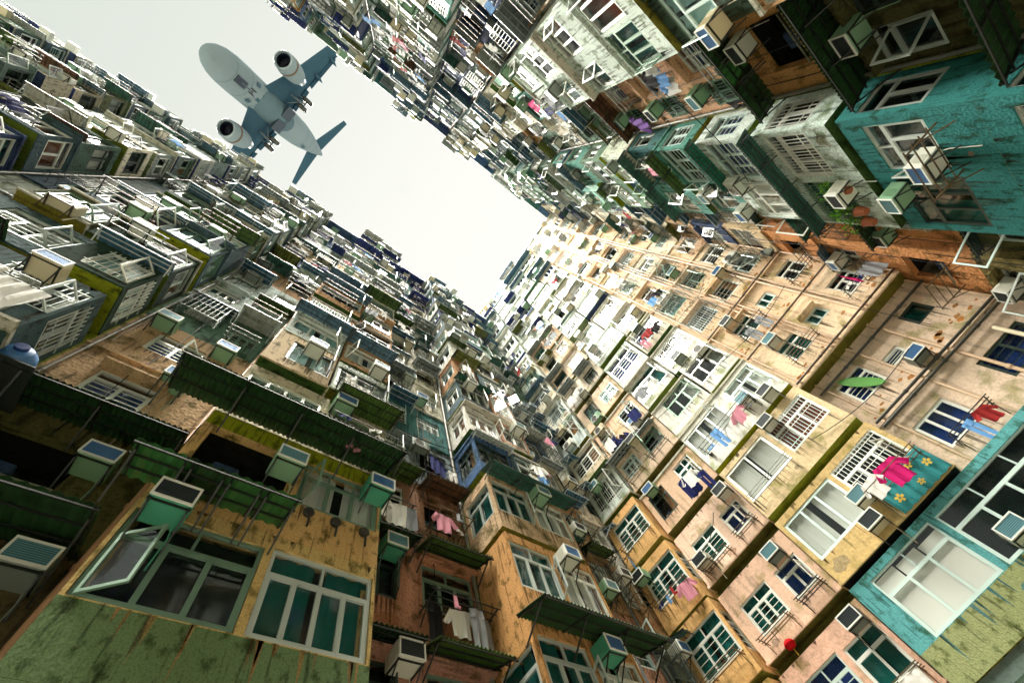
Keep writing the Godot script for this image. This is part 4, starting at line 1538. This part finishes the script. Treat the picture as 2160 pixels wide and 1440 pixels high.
func airliner() -> void:
	var wv := Vector3(0.034, 2.712, 1.86)
	var o := hold("airliner", self, Transform3D(Basis(wv.normalized(), wv.length()), Vector3(-0.1, 63.3 + EYE, 25.8)))
	tag(o, "pale grey twin-engined airliner flying over the courtyard with its landing gear down", "airplane")
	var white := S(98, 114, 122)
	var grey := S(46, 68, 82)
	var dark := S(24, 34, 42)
	var fz := MB.new()
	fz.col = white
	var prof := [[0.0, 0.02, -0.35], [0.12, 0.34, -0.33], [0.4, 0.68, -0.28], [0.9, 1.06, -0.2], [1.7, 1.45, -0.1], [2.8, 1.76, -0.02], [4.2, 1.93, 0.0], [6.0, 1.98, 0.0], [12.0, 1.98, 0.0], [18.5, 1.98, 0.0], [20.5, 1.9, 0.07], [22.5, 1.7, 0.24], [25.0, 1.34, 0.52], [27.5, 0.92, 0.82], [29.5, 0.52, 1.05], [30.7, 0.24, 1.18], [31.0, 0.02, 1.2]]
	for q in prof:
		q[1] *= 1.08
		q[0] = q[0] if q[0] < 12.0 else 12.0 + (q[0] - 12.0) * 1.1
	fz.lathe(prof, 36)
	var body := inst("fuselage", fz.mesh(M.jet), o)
	var seam := MB.new()
	seam.col = S(52, 70, 82)
	for z in [3.4, 6.2, 8.8, 21.4, 24.2, 27.0]:
		for i in prof.size() - 1:
			if z >= prof[i][0] and z < prof[i + 1][0]:
				var t: float = (z - prof[i][0]) / (prof[i + 1][0] - prof[i][0])
				var rr: float = lerpf(prof[i][1], prof[i + 1][1], t) + 0.006
				var cy: float = lerpf(prof[i][2], prof[i + 1][2], t)
				seam.lathe([[z - 0.025, rr, cy], [z + 0.025, rr, cy]], 36)
	inst("panel_seams", seam.mesh(M.jet), body).set_meta("kind", "stuff")
	var hatch := MB.new()
	hatch.col = S(58, 78, 90)
	for q in [[1.25, -1.92, 7.4], [-1.3, -1.88, 7.2], [1.1, -1.95, 22.0], [0.3, -2.1, 8.3], [-0.5, -2.08, 9.0]]:
		hatch.cbox(Vector3(q[0], q[1], q[2]), Vector3(0.5, 0.08, 0.7), 0.02, Basis(Vector3(0, 0, 1), q[0] * 0.42))
	inst("belly_hatches", hatch.mesh(M.jet), body).set_meta("kind", "stuff")
	var fair := MB.new()
	fair.col = S(72, 90, 100)
	fair.lathe([[9.2, 0.05, -1.2], [10.2, 0.9, -1.1], [11.6, 1.5, -0.95], [13.5, 1.85, -0.75], [17.0, 1.85, -0.75], [19.0, 1.4, -0.95], [20.6, 0.7, -1.1], [21.6, 0.05, -1.1]], 28, Transform3D(Basis().scaled(Vector3(1.08, 0.95, 1.0)), Vector3.ZERO))
	inst("belly_fairing", fair.mesh(M.jet), o, Transform3D(Basis(), Vector3(0, 0, -2.4)))
	var nose := MB.new()
	nose.col = dark
	for i in 4:                                            # cockpit panes
		var x := -0.75 + 0.5 * i
		nose.box(Vector3(x * 0.95, 0.62, 1.55 + 0.25 * absf(x)), Vector3(0.42, 0.4, 0.05), Basis(Vector3.RIGHT, -0.9) * Basis(Vector3.UP, x * 0.5))
	inst("cockpit_window", nose.mesh(M.glass if false else M.paint), o)
	for s in [-1.0, 1.0]:
		var wg := MB.new()
		wg.col = grey
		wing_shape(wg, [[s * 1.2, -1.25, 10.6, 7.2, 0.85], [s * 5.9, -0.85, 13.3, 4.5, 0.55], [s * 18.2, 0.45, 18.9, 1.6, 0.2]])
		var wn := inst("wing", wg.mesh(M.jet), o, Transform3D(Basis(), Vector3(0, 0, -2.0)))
		var fl := MB.new()
		fl.col = S(38, 58, 72)
		fl.bar(Vector3(s * 2.2, -1.45, 17.7), Vector3(s * 5.7, -1.1, 17.75), 0.9, 0.1)
		fl.bar(Vector3(s * 6.4, -1.0, 17.9), Vector3(s * 12.2, -0.25, 19.0), 0.75, 0.08)
		inst("flap", fl.mesh(M.jet), wn)
		for q in [[3.6, -1.55, 16.2], [8.2, -1.0, 16.8], [11.6, -0.5, 17.6]]:
			var tr := MB.new()
			tr.col = grey
			tr.lathe([[0.0, 0.02, 0], [0.5, 0.2, 0], [1.4, 0.24, 0], [2.6, 0.02, 0.08]], 10, Transform3D(Basis(), Vector3(s * q[0], q[1], q[2])))
			inst("flap_fairing", tr.mesh(M.jet), wn)
		var en := MB.new()
		en.col = white
		var at := Transform3D(Basis().scaled(Vector3(1.1, 1.1, 1.15)), Vector3(s * 5.75, -2.2, 8.9))
		en.lathe([[0.25, 0.86, 0], [0.05, 0.94, 0], [0.0, 1.02, 0], [0.1, 1.1, 0], [0.7, 1.22, 0], [1.6, 1.25, 0], [2.6, 1.16, 0], [3.4, 0.98, 0]], 28, at)
		var e := inst("engine", en.mesh(M.jet), o, Transform3D(Basis(), Vector3(0, 0, -1.9)))
		var lip := MB.new()
		lip.col = S(100, 116, 124)
		lip.lathe([[0.16, 0.9, 0], [-0.03, 1.0, 0], [0.14, 1.13, 0]], 28, at)
		inst("intake_lip", lip.mesh(M.metal), e)
		var fan := MB.new()
		fan.col = S(14, 26, 40)
		fan.lathe([[0.1, 0.9, 0], [1.1, 0.86, 0], [1.12, 0.3, 0], [0.75, 0.02, 0]], 24, at)
		for b in 18:
			var t := TAU * b / 18.0
			fan.bar(at * Vector3(cos(t) * 0.25, sin(t) * 0.25, 1.02), at * Vector3(cos(t + 0.2) * 0.84, sin(t + 0.2) * 0.84, 0.98), 0.12, 0.02)
		inst("fan", fan.mesh(M.metal), e)
		var band := MB.new()
		band.col = S(82, 72, 62)
		band.lathe([[1.0, 1.245, 0], [1.02, 1.262, 0], [1.26, 1.268, 0], [1.28, 1.25, 0]], 28, at)
		inst("painted_band", band.mesh(M.jet), e)
		var noz := MB.new()
		noz.col = S(88, 104, 114)
		noz.lathe([[3.3, 0.9, 0], [3.4, 0.78, 0], [4.5, 0.52, 0], [4.55, 0.3, 0], [5.1, 0.02, 0]], 20, at)
		inst("exhaust_nozzle", noz.mesh(M.metal), e)
		var py := MB.new()
		py.col = white
		py.cbox(Vector3(s * 5.75, -0.95, 12.4), Vector3(0.35, 0.9, 4.4), 0.1)
		inst("pylon", py.mesh(M.jet), e)
		var tp := MB.new()
		tp.col = grey
		wing_shape(tp, [[s * 0.5, 0.95, 27.9, 3.4, 0.36], [s * 7.5, 1.4, 31.5, 1.5, 0.14]])
		inst("tailplane", tp.mesh(M.jet), o)
		var gear := MB.new()
		gear.col = S(70, 84, 92)
		gear.bar(Vector3(s * 3.4, -1.4, 16.2), Vector3(s * 3.7, -3.7, 16.4), 0.24)
		gear.bar(Vector3(s * 2.2, -1.6, 16.4), Vector3(s * 3.6, -3.0, 16.4), 0.12)
		gear.cbox(Vector3(s * 4.15, -2.5, 16.4), Vector3(0.06, 1.5, 1.1), 0.02)
		gear.bar(Vector3(s * 3.2, -3.7, 16.4), Vector3(s * 4.3, -3.7, 16.4), 0.14)
		var gn := inst("landing_gear", gear.mesh(M.paint), o, Transform3D(Basis(), Vector3(0, 0, -3.0)))
		for w in [-0.6, 0.6]:
			var wh := MB.new()
			wh.col = S(20, 24, 28)
			wh.lathe([[-0.3, 0.3, 0], [-0.3, 0.62, 0], [-0.16, 0.78, 0], [0.16, 0.78, 0], [0.3, 0.62, 0], [0.3, 0.3, 0], [0.18, 0.02, 0]], 18, Transform3D(Basis(Vector3.UP, PI / 2), Vector3(s * 3.7 + w, -3.7, 16.4)))
			inst("wheel", wh.mesh(M.paint), gn)
		var well := MB.new()
		well.col = S(26, 40, 54)
		well.cbox(Vector3(s * 1.15, -2.36, 16.9), Vector3(1.7, 0.5, 2.0), 0.08)
		inst("wheel_well", well.mesh(M.paint), o, Transform3D(Basis(), Vector3(0, 0, -3.0)))
	var nb := MB.new()
	nb.col = S(22, 36, 50)
	nb.cbox(Vector3(0, -2.0, 4.6), Vector3(0.95, 0.3, 2.0), 0.06)
	inst("nose_wheel_well", nb.mesh(M.paint), o)
	var ng := MB.new()
	ng.col = S(60, 76, 88)
	ng.bar(Vector3(0, -1.8, 5.6), Vector3(0, -3.4, 5.2), 0.16)
	ng.bar(Vector3(0, -1.9, 4.4), Vector3(0, -2.9, 5.3), 0.1)
	ng.bar(Vector3(-0.3, -3.4, 5.2), Vector3(0.3, -3.4, 5.2), 0.12)
	var ngn := inst("nose_gear", ng.mesh(M.paint), o)
	for w in [-0.28, 0.28]:
		var wh := MB.new()
		wh.col = S(20, 24, 28)
		wh.lathe([[-0.1, 0.2, 0], [-0.1, 0.3, 0], [-0.04, 0.36, 0], [0.04, 0.36, 0], [0.1, 0.3, 0], [0.1, 0.2, 0], [0.06, 0.02, 0]], 16, Transform3D(Basis(Vector3.UP, PI / 2), Vector3(w, -3.4, 5.2)))
		inst("wheel", wh.mesh(M.paint), ngn)
	var fin := MB.new()
	fin.col = white
	var f2 := MB.new()
	f2.col = S(80, 110, 124)
	wing_shape(f2, [[1.4, 0.0, 25.2, 5.6, 0.4], [7.2, 0.0, 30.6, 2.0, 0.2]])
	fin.add(f2, Transform3D(Basis(Vector3(0, 1, 0), Vector3(-1, 0, 0), Vector3(0, 0, 1)), Vector3.ZERO))
	inst("tail_fin", fin.mesh(M.jet), o)
	for q in [[0.4, -1.99, 7.6], [-0.9, -1.8, 9.4], [0.7, -1.9, 11.0], [0.0, -2.55, 14.6]]:
		var an := MB.new()
		an.col = dark
		an.cbox(Vector3(q[0], q[1], q[2]), Vector3(0.06, 0.3, 0.35), 0.02)
		inst("belly_antenna", an.mesh(M.paint), o)


func S_(s0: float, s1: float, kind: String, d: float, called: String, phrase := "") -> Dictionary:
	return {"s0": s0, "s1": s1, "kind": kind, "d": d, "name": called, "phrase": phrase, "aw": [pick([6, 7, 10, 4, 2, 3, 1]), pick([6, 7, 10, 4, 3, 8]), pick([4, 5, 10, 5, 6])], "tone": pick(COOL), "tone2": pick(PALE)}


# ------------------------------------------------------------------ the place
func _ready() -> void:
	rng.seed = 20240611
	set_view()
	make_materials()
	var gm := MB.new()
	gm.col = S(150, 146, 136)
	gm.box(Vector3(0, -0.1, 0), Vector3(900, 0.2, 900))
	inst("ground", gm.mesh(M.plaster), self).set_meta("kind", "structure")

	var left := []
	for q in [[-40.0, -36.8, "flat", 0.0], [-36.8, -33.0, "bay", 1.4], [-33.0, -29.6, "flat", 0.0], [-29.6, -25.6, "bay", 1.5], [-25.6, -22.4, "flat", 0.0], [-22.4, -18.6, "bay", 1.4], [-18.6, -15.4, "flat", 0.0], [-15.4, -11.6, "bay", 1.5], [-11.6, -8.6, "flat", 0.0]]:
		left.append(S_(q[0], q[1], q[2], q[3], "far"))
	left.append(S_(-8.6, -4.4, "bay", 1.5, "side"))
	left.append(S_(-4.4, -0.9, "flat", 0.0, "nook"))
	left.append(S_(-0.9, 3.3, "bay", 1.5, "main"))
	left.append(S_(3.3, 7.1, "flat", 0.0, "pink"))
	left.append(S_(7.1, 10.6, "bay", 1.5, "corner"))
	left.append(S_(10.6, 13.8, "flat", 0.3, "balcony"))
	left.append(S_(13.8, 17.0, "flat", 0.0, "inner"))
	var L := block("L", "left_block", "left apartment block of peach walls and bays with corrugated awnings below the airliner", Transform3D(Basis(Vector3.UP, PI / 2), Vector3(-7.75, 0, 0)), false, left, 16)

	var right := []
	for q in [[-40.0, -36.4, "bay", 1.2], [-36.4, -33.0, "flat", 0.0], [-33.0, -29.0, "bay", 1.3], [-29.0, -25.6, "flat", 0.0], [-25.6, -22.0, "bay", 1.2], [-22.0, -18.8, "flat", 0.0], [-18.8, -15.0, "bay", 1.3], [-15.0, -11.8, "flat", 0.0], [-11.8, -8.2, "bay", 1.2], [-8.2, -5.4, "flat", 0.0], [-5.4, -2.2, "bay", 1.3], [-2.2, 0.9, "flat", 0.0]]:
		right.append(S_(q[0], q[1], q[2], q[3], "far"))
	right.append(S_(0.9, 4.2, "bay", 1.2, "white"))
	right.append(S_(4.2, 7.5, "flat", 0.0, "peach"))
	right.append(S_(7.5, 12.0, "bay", 1.2, "teal"))
	right.append(S_(12.0, 14.6, "flat", 0.0, "orange"))
	right.append(S_(14.6, 17.0, "flat", 0.3, "orange"))
	var R := block("R", "right_block", "right apartment block with teal and white bays facing the left block", Transform3D(Basis(Vector3.UP, -PI / 2), Vector3(8.7, 0, 0)), true, right, 18)

	var ends := [S_(-7.75, -5.5, "bay", 1.0, "ochre", "ochre corner bays"), S_(-5.5, -2.0, "flat", 0.25, "rose", "rose wall"), S_(-2.0, 2.7, "bay", 1.0, "white", "wide white bays"), S_(2.7, 8.7, "flat", 0.55, "pipes", "wall with pipes")]
	var E := block("E", "end_block", "pale end block closing the courtyard, sunlit, with white bays and drain pipes", Transform3D(Basis(), Vector3(0, 0, -17.0)), false, ends, 18)

	# drain pipes and cables
	var top := EYE + SILL - 0.95 + PITCH * ROWS
	for W in [L, R]:
		for st in W.stacks:
			if st.kind == "flat" and st.s0 > -30.0:
				var sg := -1.0 if W.flip else 1.0
				for s in [st.s0 + 0.18, st.s1 - 0.16]:
					if rng.randf() < 0.7:
						pipe(W, [Vector3(sg * s, 1.0, st.d + 0.1), Vector3(sg * s, top - (5.7 if W.id == "L" else 0.0), st.d + 0.1)], pick([0.05, 0.06, 0.04]), jit(pick([S(190, 150, 110), S(120, 120, 110), S(60, 66, 62)])))
	var pc := S(214, 186, 156)
	for q in [[2.95, 0.05], [4.75, 0.055], [4.95, 0.04], [5.12, 0.05], [6.55, 0.06], [6.75, 0.04], [8.35, 0.05]]:
		pipe(E, [Vector3(q[0], EYE + 12.5, 0.68), Vector3(q[0], top, 0.68)], q[1], jit(pc))
	for q in [[3.2, 0.05], [5.0, 0.045], [6.2, 0.06], [8.3, 0.05]]:
		pipe(E, [Vector3(q[0], 1.0, 0.12), Vector3(q[0], EYE + 12.4, 0.12)], q[1], jit(pc))
	for y in [7.0, 9.5, 9.75, 11.9]:
		pipe(E, [Vector3(2.9, EYE + y, 0.2), Vector3(8.6, EYE + y - 0.1, 0.2)], 0.05, jit(S(60, 60, 54)))
	for y in [12.6, 15.3, 18.1]:
		pipe(E, [Vector3(2.8, EYE + y, 0.72), Vector3(8.5, EYE + y, 0.72)], 0.045, jit(S(90, 76, 60)))
	pipe(E, [Vector3(7.2, EYE + 9.0, 0.3), Vector3(7.2, EYE + 7.6, 0.3), Vector3(6.4, EYE + 7.2, 0.3), Vector3(6.4, EYE + 5.0, 0.3)], 0.07, S(220, 210, 180))
	for W in [L, R, E]:
		for i in 12:
			var k := rng.randi_range(2, 8)
			var y := EYE + SILL + PITCH * k + rng.randf_range(-0.9, 1.6)
			var u := rng.randf_range(-7.0, 5.0) if W.id == "E" else (rng.randf_range(-16.0, 12.0) * (-1.0 if W.flip else 1.0))
			var zz := 1.62 if W.id != "E" else 1.12
			cable(W, Vector3(u, y, zz), Vector3(u + rng.randf_range(2.0, 5.0), y + rng.randf_range(-0.5, 0.5), zz), rng.randf_range(0.1, 0.5))

	for W in [L, R, E]:
		for st in W.stacks:
			if st.kind != "flat" or st.s0 < -16.0:
				continue
			for i in 4:
				var u: float = rng.randf_range(st.s0 + 0.1, st.s1 - 0.1) * (-1.0 if W.flip else 1.0)
				var ya := rng.randf_range(4.0, 22.0)
				var yb := ya + rng.randf_range(4.0, 14.0)
				var zc: float = st.d + 0.035 if not (W.id == "E" and ya < 16.0) else 0.6
				var mb := MB.new()
				mb.col = S(24, 26, 26) if rng.randf() < 0.6 else S(150, 140, 120)
				var pts := []
				for j in 8:
					pts.append(Vector3(u + rng.randf_range(-0.05, 0.05), lerpf(ya, yb, j / 7.0), zc + rng.randf_range(0.0, 0.03)))
				mb.tube(pts, 0.013, 5)
				inst("cable", mb.mesh(M.paint), W.node)
	fit_out(L)
	fit_out(R)
	fit_out(E)
	airliner()
	hang_air_conditioners()
	hang_washing()
	pots()
	extras(L, R, E)


func extras(L: Dictionary, R: Dictionary, E: Dictionary) -> void:
	# three rainwater spouts with their rust runs on the big left bay
	for s in [1.69, 2.26, 2.89]:
		var mb := MB.new()
		mb.col = S(44, 40, 30)
		mb.lathe([[0.0, 0.1, 0.0], [0.06, 0.12, 0.0], [0.09, 0.09, 0.0], [0.09, 0.0, 0.0]], 14, Transform3D(Basis(), Vector3(s, EYE + 7.62, 1.5)))
		mb.tube([Vector3(s, EYE + 7.58, 1.55), Vector3(s + 0.02, EYE + 7.4, 1.6), Vector3(s + 0.02, EYE + 7.2, 1.6)], 0.025, 6)
		inst("rainwater_spout", mb.mesh(M.paint), L.node)
	# the drum on its shelf
	var sh := MB.new()
	sh.col = S(60, 66, 62)
	sh.box(Vector3(-4.2, EYE + 9.3, 0.55), Vector3(0.9, 0.04, 1.1))
	sh.bar(Vector3(-4.5, EYE + 8.7, 0.0), Vector3(-4.5, EYE + 9.27, 0.95), 0.04)
	sh.bar(Vector3(-3.9, EYE + 8.7, 0.0), Vector3(-3.9, EYE + 9.27, 0.95), 0.04)
	inst("shelf", sh.mesh(M.metal), L.node)
	var drum := hold("water_drum", self, L.xf * Transform3D(Basis(), Vector3(-4.2, EYE + 9.62, 0.6)))
	var db := MB.new()
	db.col = S(70, 120, 176)
	db.lathe([[-0.5, 0.0, 0], [-0.5, 0.26, 0], [-0.44, 0.3, 0], [-0.2, 0.3, 0], [-0.17, 0.27, 0], [-0.14, 0.3, 0], [0.12, 0.3, 0], [0.15, 0.27, 0], [0.18, 0.3, 0], [0.36, 0.29, 0], [0.5, 0.2, 0], [0.53, 0.1, 0]], 24)
	inst("body", db.mesh(M.paint), drum)
	var dc := MB.new()
	dc.col = S(30, 60, 120)
	dc.lathe([[0.5, 0.11, 0], [0.6, 0.11, 0], [0.6, 0.0, 0]], 16)
	inst("lid", dc.mesh(M.paint), drum)
	tag(drum, "blue plastic water drum lying on a shelf in the dark nook of the left block", "drum")
	# the flowered sheet with its yellow blossoms
	var fl := hold("flowered_sheet", self, Transform3D(Basis(), Vector3(1.72, EYE + 7.95, -15.78)))
	var cs := MB.new()
	cs.col = S(58, 138, 142)
	sheet_grid(cs, -0.92, 0.92, 0.0, -0.95, 22, 8, 0.035, 0.4)
	inst("cloth", cs.mesh(M.cloth), fl)
	for q in [[-0.62, -0.62, 0.13], [-0.2, -0.3, 0.09], [0.3, -0.22, 0.11], [0.66, -0.5, 0.12], [0.1, -0.72, 0.1], [-0.7, -0.2, 0.08]]:
		var fw := MB.new()
		fw.col = S(206, 180, 84)
		for p in 5:
			var t := TAU * p / 5.0
			var c := Vector3(q[0] + cos(t) * q[2] * 0.6, q[1] + sin(t) * q[2] * 0.6, 0.055)
			fw.box(c, Vector3(q[2] * 0.8, q[2] * 0.55, 0.006), Basis(Vector3(0, 0, 1), t))
		inst("blossom", fw.mesh(M.cloth), fl)
	tag(fl, "turquoise sheet with yellow blossoms hung over the ledge of a yellow end-block bay", "sheet", "washing hung out on the facades")
	garment("shirt", "magenta", Vector3(1.62, EYE + 7.98, -15.2), 0.2, 1.15, "bright magenta shirt hung in front of the turquoise flowered sheet")
	garment("shirt", "white", Vector3(0.95, EYE + 7.98, -15.2), -0.3, 0.9, "white shirt hung beside the turquoise flowered sheet")
	garment("shirt", "red", Vector3(4.5, EYE + 7.74, -16.4), 0.3, 0.8, "bright red shirt on the rack by the blue window of the pipe wall")
	garment("trousers", "sky blue", Vector3(4.0, EYE + 7.74, -16.4), -0.2, 0.75, "sky blue trousers on the rack by the blue window of the pipe wall")
	garment("towel", "magenta", Vector3(7.35, EYE + 13.6, -15.6), 1.2, 0.9, "magenta towel hung out on the orange wall near the corner of the right block")
	garment("shirt", "purple", Vector3(7.85, EYE + 18.4, -6.4), 1.4, 1.3, "purple shirt hung out on the peach wall of the right block")
	garment("towel", "magenta", Vector3(7.3, EYE + 24.2, -3.2), 1.5, 1.2, "magenta towel hung under the white bays of the right block")
	garment("trousers", "black", Vector3(8.2, EYE + 13.4, -6.9), 1.3, 1.2, "black trousers hung on the peach wall above the green awning")
	for q in [["orange", -10.4, 15.2], ["white", -9.9, 15.2], ["orange", -9.3, 15.3]]:
		garment("shirt", q[0], Vector3(-5.5, EYE + q[2], -q[1]), 1.4, 1.2, "%s shirt %s the row of washing far along the left block" % [q[0], "ending" if q[1] > -9.5 else ("starting" if q[1] < -10.2 else "amid")])
	for i in 8:
		garment("trousers" if i % 2 else "shirt", "navy" if i % 3 else "black", Vector3(-4.9 + 0.17 * i, EYE + 18.6, -16.2), 1.1, 0.9, "%s %s, %s along a dark row of washing on the rose wall" % ["navy" if i % 3 else "black", "trousers" if i % 2 else "shirt", NTH[i]])
	# a red lantern under a rose-wall window
	var lan := hold("lantern", self, Transform3D(Basis(), Vector3(-4.47, EYE + 7.05, -16.45)))
	var lb := MB.new()
	lb.col = S(190, 24, 30)
	lb.lathe([[0.0, 0.06, 0], [0.06, 0.15, 0], [0.14, 0.19, 0], [0.22, 0.15, 0], [0.28, 0.06, 0]], 16, Transform3D(Basis(Vector3.RIGHT, -PI / 2), Vector3.ZERO))
	inst("shade", lb.mesh(M.cloth), lan)
	var lt := MB.new()
	lt.col = S(200, 160, 60)
	lt.tube([Vector3(0, 0.28, 0), Vector3(0, 0.45, 0), Vector3(0, 0.48, -0.2)], 0.01, 5)
	lt.tube([Vector3(0, 0.0, 0), Vector3(0, -0.2, 0)], 0.02, 5)
	inst("tassel", lt.mesh(M.cloth), lan)
	tag(lan, "small red paper lantern hung on the rose wall of the end block", "lantern")
	# the green board leaning in a window
	var bo := MB.new()
	bo.col = S(104, 176, 84)
	for i in 10:
		var y0 := -0.75 + 0.15 * i
		var w0 := 0.2 * sqrt(maxf(0.02, 1.0 - pow(y0 / 0.76, 2.0)))
		var w1 := 0.2 * sqrt(maxf(0.02, 1.0 - pow((y0 + 0.15) / 0.76, 2.0)))
		for z in [0.015, -0.015]:
			bo.quad(Vector3(-w0, y0, z), Vector3(w0, y0, z), Vector3(w1, y0 + 0.15, z), Vector3(-w1, y0 + 0.15, z), Vector3(0, 0, z))
		for sx in [-1.0, 1.0]:
			bo.quad(Vector3(sx * w0, y0, 0.015), Vector3(sx * w0, y0, -0.015), Vector3(sx * w1, y0 + 0.15, -0.015), Vector3(sx * w1, y0 + 0.15, 0.015), Vector3(sx, 0, 0))
	var bd := inst("green_board", bo.mesh(M.paint), self, Transform3D(Basis(Vector3(0, 0, 1), 0.5), Vector3(4.05, EYE + 11.15, -16.93)))
	tag(bd, "bright green pointed board leaning across a window of the pipe wall", "board")
